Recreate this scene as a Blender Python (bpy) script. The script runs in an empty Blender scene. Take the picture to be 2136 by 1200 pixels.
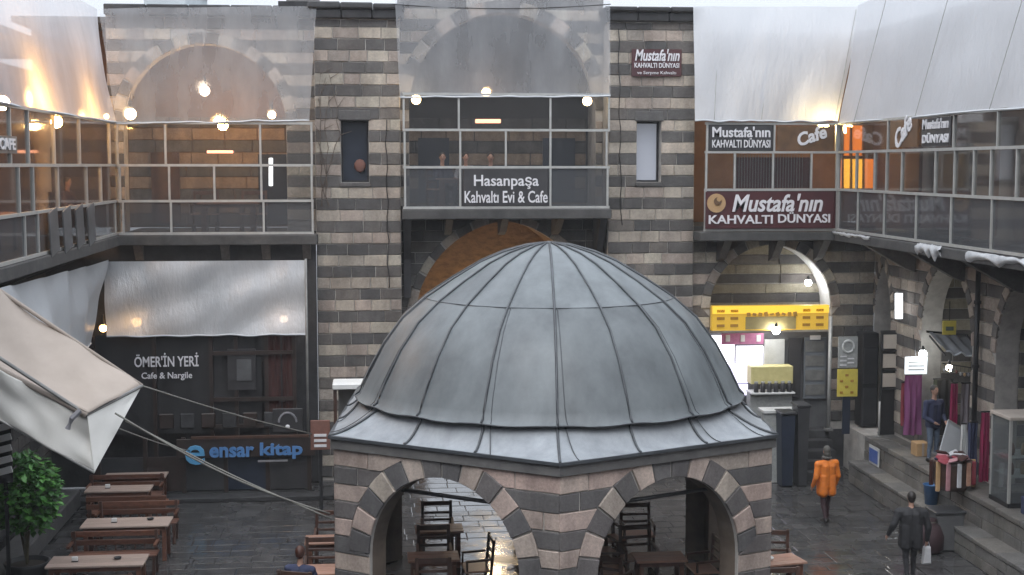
import bpy, bmesh, math, random
from mathutils import Vector, Matrix, noise

R = random.Random(11)
SC = bpy.context.scene
COL = SC.collection
rad = math.radians

# ------------------------------------------------------------------ camera, world, sun, exposure
CAM_H, YAW, FPX, HORIZ = 8.0, rad(5.8), 2850.0, 345.0
PITCH = math.atan((600 - HORIZ) / FPX)
cam = bpy.data.cameras.new('camera')
cam.sensor_width = 36.0
cam.lens = FPX / 2136 * 36.0
cam.clip_start, cam.clip_end = 0.1, 2000
camo = bpy.data.objects.new('camera', cam)
camo.location = (0, 0, CAM_H)
camo.rotation_euler = (math.pi / 2 - PITCH, 0, -YAW)
COL.objects.link(camo)
SC.camera = camo

SUN_EL, SUN_AZ = rad(58), rad(200)          # azimuth clockwise from +Y: high, behind the camera
world = bpy.data.worlds.new('World')
SC.world = world
world.use_nodes = True
wn, wl = world.node_tree.nodes, world.node_tree.links
sky = wn.new('ShaderNodeTexSky')
sky.sky_type = 'NISHITA'
sky.sun_disc = False
sky.sun_elevation, sky.sun_rotation = SUN_EL, SUN_AZ
sky.air_density, sky.dust_density, sky.ozone_density = 1.0, 6.0, 1.0
hsv = wn.new('ShaderNodeHueSaturation')     # an overcast sky: the blue all but gone
hsv.inputs['Saturation'].default_value = 0.25
wl.new(sky.outputs['Color'], hsv.inputs['Color'])
wmix = wn.new('ShaderNodeMix')
wmix.data_type = 'RGBA'
wmix.inputs[0].default_value = 0.8
wl.new(hsv.outputs['Color'], wmix.inputs[6])
wmix.inputs[7].default_value = (8.8, 9.5, 10.6, 1)
# overcast sky: three times as bright overhead as at the horizon, the same all round
wtc, wsx, wmr, wgr = (wn.new(t) for t in ('ShaderNodeTexCoord', 'ShaderNodeSeparateXYZ', 'ShaderNodeMapRange', 'ShaderNodeHueSaturation'))
wl.new(wtc.outputs['Generated'], wsx.inputs[0]); wl.new(wsx.outputs['Z'], wmr.inputs['Value'])
wmr.inputs['To Min'].default_value, wmr.inputs['To Max'].default_value = 0.62, 1.86
wl.new(wmix.outputs[2], wgr.inputs['Color']); wl.new(wmr.outputs['Result'], wgr.inputs['Value'])
wl.new(wgr.outputs['Color'], wn['Background'].inputs['Color'])
wn['Background'].inputs['Strength'].default_value = 0.13

sd = bpy.data.lights.new('sun', 'SUN')
sd.energy, sd.angle, sd.color = 0.5, rad(30), (1.0, 0.97, 0.93)
so = bpy.data.objects.new('sun', sd)
so.rotation_euler = (math.pi / 2 - SUN_EL, 0, -SUN_AZ + math.pi)
COL.objects.link(so)

SC.view_settings.view_transform = 'Standard'
SC.view_settings.look = 'None'
SC.view_settings.exposure = 0.3
SC.view_settings.gamma = 1.0
SC.view_settings.use_curve_mapping = False
SC.render.engine = 'CYCLES'
SC.cycles.use_denoising = True
SC.cycles.max_bounces = 8
SC.cycles.transparent_max_bounces = 16
SC.cycles.sample_clamp_indirect = 4.0
SC.cycles.caustics_reflective = False
SC.cycles.caustics_refractive = False

# ------------------------------------------------------------------ surveying helpers: a sight line met with a plane of the building
_fw = Vector((math.sin(YAW) * math.cos(PITCH), math.cos(YAW) * math.cos(PITCH), -math.sin(PITCH)))
_rt = Vector((math.cos(YAW), -math.sin(YAW), 0))
_dn = Vector((-math.sin(YAW) * math.sin(PITCH), -math.cos(YAW) * math.sin(PITCH), -math.cos(PITCH)))
def ray(x, y): return _fw + _rt * ((x - 1068) / FPX) + _dn * ((y - 600) / FPX)
def PY(x, y, Y):
    r = ray(x, y); t = Y / r[1]; return Vector((r[0] * t, Y, CAM_H + r[2] * t))
def PX(x, y, X):
    r = ray(x, y); t = X / r[0]; return Vector((X, r[1] * t, CAM_H + r[2] * t))
def PZ(x, y, Z):
    r = ray(x, y); t = (Z - CAM_H) / r[2]; return Vector((r[0] * t, r[1] * t, Z))

# ------------------------------------------------------------------ materials
MATS = {}
def new_mat(name):
    m = bpy.data.materials.new(name); m.use_nodes = True; MATS[name] = m
    return m, m.node_tree.nodes, m.node_tree.links, m.node_tree.nodes['Principled BSDF']
def _noise(n, l, scale, detail=4, rough=0.6, stretch=None):
    g = n.new('ShaderNodeNewGeometry'); t = n.new('ShaderNodeTexNoise')
    t.inputs['Scale'].default_value = scale; t.inputs['Detail'].default_value = detail; t.inputs['Roughness'].default_value = rough
    if stretch:
        mp = n.new('ShaderNodeMapping'); mp.inputs['Scale'].default_value = stretch
        l.new(g.outputs['Position'], mp.inputs['Vector']); l.new(mp.outputs['Vector'], t.inputs['Vector'])
    else:
        l.new(g.outputs['Position'], t.inputs['Vector'])
    return t
def mat(name, c1, c2=None, rough=0.7, scale=6, bump=0.0, metal=0.0, stretch=None, detail=4, rnd=0.0, rough2=None, bscale=None, spec=0.5, ramp=(0.3, 0.7)):
    """two-tone noise colour, value jitter per object, optional bump and roughness noise"""
    m, n, l, b = new_mat(name)
    c2 = c2 or tuple(x * 0.72 for x in c1)
    t = _noise(n, l, scale, detail, 0.62, stretch)
    r = n.new('ShaderNodeValToRGB')
    r.color_ramp.elements[0].position, r.color_ramp.elements[1].position = ramp
    r.color_ramp.elements[0].color, r.color_ramp.elements[1].color = (*c2, 1), (*c1, 1)
    l.new(t.outputs['Fac'], r.inputs['Fac'])
    out = r.outputs['Color']
    if rnd:
        oi = n.new('ShaderNodeObjectInfo'); mr = n.new('ShaderNodeMapRange'); h = n.new('ShaderNodeHueSaturation')
        mr.inputs['To Min'].default_value, mr.inputs['To Max'].default_value = 1 - rnd, 1 + rnd
        l.new(oi.outputs['Random'], mr.inputs['Value']); l.new(mr.outputs['Result'], h.inputs['Value'])
        l.new(out, h.inputs['Color']); out = h.outputs['Color']
    l.new(out, b.inputs['Base Color'])
    b.inputs['Roughness'].default_value = rough
    b.inputs['Metallic'].default_value = metal
    b.inputs['Specular IOR Level'].default_value = spec
    if rough2 is not None:
        t2 = _noise(n, l, scale * 0.35, 3); mr = n.new('ShaderNodeMapRange')
        mr.inputs['From Min'].default_value, mr.inputs['From Max'].default_value = 0.38, 0.62
        mr.inputs['To Min'].default_value, mr.inputs['To Max'].default_value = rough, rough2
        l.new(t2.outputs['Fac'], mr.inputs['Value']); l.new(mr.outputs['Result'], b.inputs['Roughness'])
    if bump:
        t3 = _noise(n, l, bscale or scale * 4, 5); bp = n.new('ShaderNodeBump')
        bp.inputs['Strength'].default_value = bump; bp.inputs['Distance'].default_value = 0.02
        l.new(t3.outputs['Fac'], bp.inputs['Height']); l.new(bp.outputs['Normal'], b.inputs['Normal'])
    return m
def stone_mat(name, cols, vary=0.35, rough=0.85):
    """each stone draws its own hue from cols; grime and grain on top"""
    m, n, l, b = new_mat(name)
    oi = n.new('ShaderNodeObjectInfo'); r = n.new('ShaderNodeValToRGB')
    els = r.color_ramp.elements
    while len(els) < len(cols): els.new(0.5)
    for i, c in enumerate(cols):
        els[i].position = i / (len(cols) - 1); els[i].color = (*c, 1)
    l.new(oi.outputs['Random'], r.inputs['Fac'])
    t = _noise(n, l, 2.3, 6, 0.7); t2 = _noise(n, l, 22, 4, 0.7); t3 = _noise(n, l, 1.1, 5, 0.65, (1, 1, 0.25))
    def mulr(src, lo, hi, fac):
        mr = n.new('ShaderNodeMapRange'); mr.inputs['From Min'].default_value, mr.inputs['From Max'].default_value = 0.3, 0.7
        mr.inputs['To Min'].default_value, mr.inputs['To Max'].default_value = lo, hi
        l.new(fac, mr.inputs['Value'])
        h = n.new('ShaderNodeHueSaturation'); l.new(src, h.inputs['Color']); l.new(mr.outputs['Result'], h.inputs['Value'])
        return h.outputs['Color']
    c = mulr(r.outputs['Color'], 1 - vary, 1 + vary * 0.5, t.outputs['Fac'])
    c = mulr(c, 0.78, 1.16, t2.outputs['Fac'])
    c = mulr(c, 0.55, 1.14, t3.outputs['Fac'])
    l.new(c, b.inputs['Base Color'])
    b.inputs['Roughness'].default_value = rough
    bp = n.new('ShaderNodeBump'); bp.inputs['Strength'].default_value = 0.45; bp.inputs['Distance'].default_value = 0.02
    l.new(t2.outputs['Fac'], bp.inputs['Height']); l.new(bp.outputs['Normal'], b.inputs['Normal'])
    return m
def emit(name, col, strength):
    m, n, l, b = new_mat(name)
    b.inputs['Base Color'].default_value = (*[min(1, c) * 0.6 for c in col], 1)
    b.inputs['Emission Color'].default_value = (*col, 1)
    b.inputs['Emission Strength'].default_value = strength
    return m
def glass(name, tint, clear, rough=0.05):
    m, n, l, b = new_mat(name)
    n.remove(b)
    tr = n.new('ShaderNodeBsdfTransparent'); tr.inputs['Color'].default_value = (*tint, 1)
    gl = n.new('ShaderNodeBsdfGlossy'); gl.inputs['Roughness'].default_value = rough
    df = n.new('ShaderNodeBsdfDiffuse'); df.inputs['Color'].default_value = (0.45, 0.47, 0.5, 1)
    fr = n.new('ShaderNodeFresnel'); fr.inputs['IOR'].default_value = 1.45
    m1 = n.new('ShaderNodeMixShader'); m2 = n.new('ShaderNodeMixShader')
    m1.inputs['Fac'].default_value = clear
    l.new(df.outputs[0], m1.inputs[1]); l.new(tr.outputs[0], m1.inputs[2])
    mf = n.new('ShaderNodeMath'); mf.operation = 'MULTIPLY'; mf.inputs[1].default_value = 0.6
    l.new(fr.outputs[0], mf.inputs[0]); l.new(mf.outputs[0], m2.inputs['Fac']); l.new(m1.outputs[0], m2.inputs[1]); l.new(gl.outputs[0], m2.inputs[2])
    l.new(m2.outputs[0], n['Material Output'].inputs['Surface'])
    return m
def film(name, col, clear, trans=0.5, gloss=0.06, bump=0.6, vary=0.1):
    """polythene: partly clear, the rest milky (lit from both sides)"""
    m, n, l, b = new_mat(name)
    n.remove(b)
    tr = n.new('ShaderNodeBsdfTransparent')
    df = n.new('ShaderNodeBsdfDiffuse'); df.inputs['Color'].default_value = (*col, 1)
    tl = n.new('ShaderNodeBsdfTranslucent'); tl.inputs['Color'].default_value = (*col, 1)
    gl = n.new('ShaderNodeBsdfGlossy'); gl.inputs['Roughness'].default_value = 0.25
    t = _noise(n, l, 1.2, 4, 0.6, (1, 1, 0.35)); t3 = _noise(n, l, 3.2, 6, 0.65, (1.4, 1.4, 0.45))
    mr = n.new('ShaderNodeMapRange'); mr.inputs['From Min'].default_value, mr.inputs['From Max'].default_value = 0.3, 0.7
    mr.inputs['To Min'].default_value, mr.inputs['To Max'].default_value = max(0, clear - vary), clear + vary
    l.new(t.outputs['Fac'], mr.inputs['Value'])
    bp = n.new('ShaderNodeBump'); bp.inputs['Strength'].default_value = bump; bp.inputs['Distance'].default_value = 0.05
    l.new(t3.outputs['Fac'], bp.inputs['Height'])
    for s in (df, tl, gl): l.new(bp.outputs['Normal'], s.inputs['Normal'])
    a, c, d = (n.new('ShaderNodeMixShader') for _ in range(3))
    if clear > 0.1:      # a little of what passes is scattered forward, so lamps behind it bloom
        rf = n.new('ShaderNodeBsdfRefraction'); rf.inputs['IOR'].default_value = 1.25; rf.inputs['Roughness'].default_value = 0.42
        e = n.new('ShaderNodeMixShader'); e.inputs['Fac'].default_value = 0.10
        l.new(tr.outputs[0], e.inputs[1]); l.new(rf.outputs[0], e.inputs[2]); tr = e
    a.inputs['Fac'].default_value = trans; l.new(df.outputs[0], a.inputs[1]); l.new(tl.outputs[0], a.inputs[2])
    l.new(mr.outputs['Result'], c.inputs['Fac']); l.new(a.outputs[0], c.inputs[1]); l.new(tr.outputs[0], c.inputs[2])
    d.inputs['Fac'].default_value = gloss; l.new(c.outputs[0], d.inputs[1]); l.new(gl.outputs[0], d.inputs[2])
    l.new(d.outputs[0], n['Material Output'].inputs['Surface'])
    return m

M = MATS
stone_mat('light_stone', [(0.43, 0.375, 0.315), (0.49, 0.43, 0.355), (0.38, 0.34, 0.295), (0.45, 0.37, 0.315), (0.50, 0.455, 0.375), (0.42, 0.345, 0.295), (0.33, 0.285, 0.25)])
stone_mat('dark_stone', [(0.10, 0.096, 0.093), (0.135, 0.126, 0.12), (0.088, 0.086, 0.086), (0.155, 0.138, 0.126), (0.11, 0.106, 0.103), (0.20, 0.176, 0.155)])
stone_mat('kiosk_light', [(0.53, 0.425, 0.37), (0.58, 0.45, 0.395), (0.50, 0.43, 0.37), (0.58, 0.43, 0.375), (0.55, 0.485, 0.41)], vary=0.25)
stone_mat('kiosk_dark', [(0.16, 0.15, 0.147), (0.135, 0.13, 0.132), (0.19, 0.168, 0.163), (0.15, 0.145, 0.142)], vary=0.25)
stone_mat('grey_stone', [(0.15, 0.145, 0.14), (0.125, 0.12, 0.117), (0.17, 0.16, 0.15), (0.14, 0.13, 0.125)])
stone_mat('terrace_stone', [(0.20, 0.19, 0.175), (0.16, 0.155, 0.15), (0.23, 0.215, 0.19), (0.18, 0.165, 0.15)], rough=0.5)
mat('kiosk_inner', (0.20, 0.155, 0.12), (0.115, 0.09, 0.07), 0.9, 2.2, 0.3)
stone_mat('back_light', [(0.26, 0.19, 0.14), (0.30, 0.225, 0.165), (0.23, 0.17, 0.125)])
mat('mortar', (0.50, 0.475, 0.44), (0.30, 0.28, 0.26), 0.95, 3)
mat('kiosk_mortar', (0.55, 0.52, 0.48), (0.38, 0.355, 0.33), 0.95, 3)
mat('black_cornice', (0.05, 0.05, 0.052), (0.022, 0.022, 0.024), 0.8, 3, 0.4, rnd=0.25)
mat('cornice_grey', (0.15, 0.145, 0.14), (0.085, 0.083, 0.082), 0.8, 2.5, 0.4, rnd=0.12)
mat('lead', (0.158, 0.176, 0.183), (0.088, 0.098, 0.104), 0.38, 1.7, 0.3, 0.0, (1, 1, 0.4), 8, rnd=0.17, rough2=0.58, bscale=2.2, ramp=(0.30, 0.68), spec=0.4)
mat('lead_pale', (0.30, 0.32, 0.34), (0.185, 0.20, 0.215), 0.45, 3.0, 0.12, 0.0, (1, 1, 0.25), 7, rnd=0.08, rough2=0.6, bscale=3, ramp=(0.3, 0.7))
mat('lead_seam', (0.075, 0.082, 0.09), (0.04, 0.044, 0.05), 0.5, 3, 0.1)
mat('wet_basalt', (0.078, 0.076, 0.075), (0.034, 0.034, 0.035), 0.05, 2.2, 0.42, rnd=0.14, rough2=0.34, bscale=4, spec=0.75)
mat('ground_base', (0.04, 0.04, 0.04), (0.022, 0.022, 0.023), 0.25, 2, 0.4)
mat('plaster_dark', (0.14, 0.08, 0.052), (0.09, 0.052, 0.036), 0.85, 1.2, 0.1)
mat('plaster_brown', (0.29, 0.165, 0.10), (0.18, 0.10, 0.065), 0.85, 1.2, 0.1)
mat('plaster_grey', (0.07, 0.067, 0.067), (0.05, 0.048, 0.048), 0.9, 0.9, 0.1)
mat('vault_brick', (0.33, 0.215, 0.12), (0.13, 0.083, 0.045), 0.9, 3.5, 0.8, stretch=(1, 0.5, 2.2), detail=8)
mat('concrete', (0.085, 0.083, 0.08), (0.045, 0.044, 0.044), 0.9, 2.5, 0.4)
mat('pale_metal', (0.46, 0.46, 0.44), (0.36, 0.36, 0.345), 0.45, 5, 0, 0.2)
mat('dull_metal', (0.22, 0.22, 0.21), (0.15, 0.15, 0.145), 0.5, 5, 0, 0.3)
mat('dark_metal', (0.03, 0.03, 0.032), (0.018, 0.018, 0.02), 0.45, 5, 0, 0.3)
mat('dark_panel', (0.05, 0.051, 0.054), (0.028, 0.029, 0.031), 0.3, 1.4, rnd=0.2)
mat('board_grey', (0.12, 0.122, 0.125), (0.07, 0.071, 0.074), 0.5, 2, rnd=0.15)
mat('wood_top', (0.44, 0.34, 0.29), (0.33, 0.245, 0.20), 0.35, 3, 0.1, stretch=(1.2, 14, 4), rnd=0.12)
mat('wood_red', (0.17, 0.075, 0.046), (0.09, 0.04, 0.027), 0.4, 4, 0.1, stretch=(2, 14, 4), rnd=0.3)
mat('wood_dark', (0.095, 0.05, 0.037), (0.05, 0.028, 0.021), 0.4, 4, 0.1, rnd=0.2)
mat('wood_black', (0.036, 0.022, 0.018), (0.02, 0.014, 0.011), 0.5, 4, 0.1)
mat('wood_brown', (0.085, 0.042, 0.028), (0.05, 0.026, 0.019), 0.5, 4, 0.1)
mat('wood_seat', (0.45, 0.26, 0.19), (0.33, 0.18, 0.13), 0.4, 3, 0.1, stretch=(1.5, 12, 4), rnd=0.2)
mat('black_cloth', (0.024, 0.023, 0.024), (0.014, 0.014, 0.015), 0.6, 1.5, 0.3)
mat('canvas', (0.43, 0.365, 0.315), (0.36, 0.305, 0.26), 0.85, 1.4, 0.15, bscale=60)
mat('canvas_white', (0.80, 0.785, 0.74), (0.70, 0.685, 0.64), 0.85, 1.4, 0.15, bscale=60)
mat('rope', (0.22, 0.215, 0.19), (0.15, 0.145, 0.13), 0.9, 30)
mat('white_paint', (0.78, 0.78, 0.76), (0.68, 0.68, 0.66), 0.5, 4)
mat('letter_white', (0.75, 0.74, 0.76), (0.64, 0.63, 0.65), 0.5, 6)
mat('letter_grey', (0.27, 0.265, 0.285), (0.17, 0.168, 0.18), 0.6, 9)
mat('letter_blue', (0.10, 0.24, 0.50), (0.075, 0.19, 0.41), 0.4, 6)
mat('letter_skyblue', (0.11, 0.36, 0.62), (0.09, 0.3, 0.52), 0.4, 6)
mat('maroon', (0.085, 0.026, 0.028), (0.055, 0.018, 0.021), 0.4, 2)
mat('brick_red', (0.22, 0.10, 0.075), (0.15, 0.07, 0.055), 0.8, 6, 0.3)
mat('sign_dark', (0.05, 0.048, 0.05), (0.032, 0.031, 0.033), 0.4, 2)
mat('sign_brown', (0.16, 0.085, 0.04), (0.09, 0.05, 0.026), 0.5, 3)
mat('tan', (0.48, 0.31, 0.16), (0.4, 0.25, 0.12), 0.6, 5)
mat('amber_mark', (0.42, 0.22, 0.03), (0.32, 0.16, 0.025), 0.6, 6)
mat('pink_print', (0.55, 0.22, 0.38), (0.42, 0.14, 0.28), 0.5, 6)
mat('pale_yellow', (0.62, 0.56, 0.26), (0.52, 0.46, 0.2), 0.5, 6)
mat('yellow_print', (0.66, 0.55, 0.10), (0.55, 0.45, 0.08), 0.5, 6)
mat('print_grey', (0.36, 0.37, 0.36), (0.25, 0.26, 0.255), 0.6, 12)
mat('poster_white', (0.6, 0.61, 0.6), (0.5, 0.51, 0.5), 0.5, 5)
mat('blue_print', (0.09, 0.15, 0.42), (0.07, 0.12, 0.34), 0.4, 5)
mat('blue_plastic', (0.055, 0.15, 0.33), (0.04, 0.12, 0.27), 0.35, 4)
mat('purple_cloth', (0.25, 0.075, 0.20), (0.16, 0.045, 0.125), 0.8, 3, 0.2, stretch=(6, 6, 0.4))
mat('magenta_cloth', (0.33, 0.02, 0.085), (0.2, 0.014, 0.06), 0.8, 3, 0.2, stretch=(6, 6, 0.4))
mat('mauve_cloth', (0.25, 0.22, 0.24), (0.17, 0.15, 0.165), 0.8, 3, 0.2, stretch=(6, 6, 0.4))
mat('navy_cloth', (0.035, 0.045, 0.10), (0.022, 0.027, 0.06), 0.8, 3, 0.2)
mat('crimson_cloth', (0.34, 0.055, 0.075), (0.22, 0.035, 0.05), 0.8, 4, 0.2)
mat('pink_cloth', (0.47, 0.25, 0.27), (0.37, 0.18, 0.2), 0.8, 4, 0.2)
mat('orange_cloth', (0.75, 0.21, 0.022), (0.6, 0.155, 0.018), 0.6, 9, 0.3)
mat('black_coat', (0.022, 0.022, 0.025), (0.014, 0.014, 0.016), 0.7, 8, 0.3)
mat('plum_trousers', (0.045, 0.02, 0.024), (0.03, 0.014, 0.017), 0.8, 8)
mat('dark_trousers', (0.026, 0.026, 0.03), (0.017, 0.017, 0.02), 0.8, 8)
mat('jeans', (0.13, 0.17, 0.23), (0.09, 0.12, 0.17), 0.8, 10)
mat('shoe', (0.016, 0.015, 0.015), (0.01, 0.01, 0.01), 0.4, 8)
mat('skin', (0.46, 0.27, 0.20), (0.4, 0.23, 0.165), 0.55, 12)
mat('hair_dark', (0.022, 0.016, 0.013), (0.012, 0.009, 0.008), 0.55, 30)
mat('hair_auburn', (0.085, 0.03, 0.018), (0.05, 0.018, 0.012), 0.55, 30)
mat('headscarf', (0.10, 0.095, 0.085), (0.06, 0.057, 0.05), 0.8, 10)
mat('white_shirt', (0.55, 0.55, 0.57), (0.45, 0.45, 0.47), 0.8, 8)
mat('bag_white', (0.62, 0.62, 0.64), (0.5, 0.5, 0.52), 0.4, 8)
mat('leaf', (0.075, 0.23, 0.05), (0.035, 0.11, 0.026), 0.45, 3, rnd=0.0)
mat('leaf_bright', (0.15, 0.40, 0.08), (0.08, 0.24, 0.045), 0.45, 3)
mat('stem', (0.07, 0.06, 0.03), None, 0.8, 6)
mat('twig', (0.13, 0.10, 0.08), None, 0.9, 9)
mat('pot', (0.032, 0.033, 0.035), None, 0.6, 5)
mat('soil', (0.03, 0.022, 0.016), None, 0.95, 20)
mat('pale_slab', (0.52, 0.54, 0.56), (0.42, 0.44, 0.46), 0.6, 3)
mat('grey_awning', (0.20, 0.205, 0.215), (0.13, 0.133, 0.14), 0.7, 3)
mat('deep_blue', (0.022, 0.03, 0.05), (0.014, 0.02, 0.034), 0.4, 2)
mat('column_cream', (0.52, 0.46, 0.40), (0.43, 0.37, 0.32), 0.7, 2)
mat('door_slate', (0.17, 0.185, 0.20), (0.12, 0.13, 0.145), 0.35, 2)
mat('crumpled', (0.52, 0.53, 0.54), (0.32, 0.33, 0.345), 0.5, 5, 0.5)
mat('distant_wall', (0.55, 0.60, 0.62), (0.47, 0.52, 0.545), 0.9, 0.5)
mat('green_cloth', (0.11, 0.13, 0.095), (0.07, 0.085, 0.06), 0.9, 5)
mat('red_drape', (0.06, 0.02, 0.017), (0.03, 0.012, 0.01), 0.9, 3, 0.2, stretch=(6, 6, 0.5))
glass('pane_glass', (0.93, 0.93, 0.92), 0.97)
glass('smoke_pane', (0.60, 0.60, 0.60), 0.88)
glass('case_glass', (0.8, 0.84, 0.83), 0.88)
film('veil_left', (0.80, 0.83, 0.88), 0.78)
film('veil_mid', (0.80, 0.83, 0.89), 0.78)
film('veil_side', (0.78, 0.80, 0.85), 0.34)
film('white_film', (0.77, 0.785, 0.81), 0.03, 0.42, 0.06, 0.7, 0.03)
film('tarp_film', (0.66, 0.68, 0.70), 0.02, 0.35, 0.10, 0.8, 0.02)
emit('warm_glow', (1.0, 0.66, 0.26), 16)
emit('white_glow', (0.95, 0.97, 1.0), 10)
emit('cream_glow', (1.0, 0.86, 0.62), 11)
emit('heater_glow', (1.0, 0.40, 0.22), 3.2)
emit('tube_glow', (0.90, 0.95, 1.0), 2.2)
emit('window_white', (0.92, 0.90, 1.0), 2.6)
emit('window_lilac', (0.72, 0.70, 0.95), 1.3)
emit('orange_window', (1.0, 0.26, 0.03), 1.2)
emit('amber_window', (1.0, 0.48, 0.05), 2.0)
emit('sign_yellow', (0.95, 0.58, 0.06), 0.26)
mat('sign_olive', (0.30, 0.235, 0.09), (0.22, 0.17, 0.07), 0.6, 8)
emit('sign_top', (1.0, 0.66, 0.06), 0.62)
emit('red_lantern', (0.45, 0.10, 0.06), 0.10)
emit('pale_window', (0.55, 0.58, 0.66), 0.2)
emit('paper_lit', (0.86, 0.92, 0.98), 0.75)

# ------------------------------------------------------------------ objects
def wloc(o):
    v = Vector((0, 0, 0))
    while o is not None:
        v += o.location; o = o.parent
    return v
def tag(o, label=None, cat=None, group=None, kind=None):
    if label: o['label'] = label
    if cat: o['category'] = cat
    if group: o['group'] = group
    if kind: o['kind'] = kind
    return o
def thing(name, label, cat, loc=(0, 0, 0), group=None):
    o = bpy.data.objects.new(name, None); COL.objects.link(o)
    o.location = loc; o.empty_display_size = 0.2
    return tag(o, label, cat, group)
def copy_tree(o, parent=None):
    c = o.copy(); COL.objects.link(c); c.parent = parent
    for ch in list(o.children): copy_tree(ch, c)
    return c
def link_mesh(name, me, mats, parent=None, smooth=False):
    o = bpy.data.objects.new(name, me); COL.objects.link(o)
    for m in (mats if isinstance(mats, (list, tuple)) else [mats]): me.materials.append(M[m])
    if smooth:
        for p in me.polygons: p.use_smooth = True
    o.parent = parent
    return o

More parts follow.
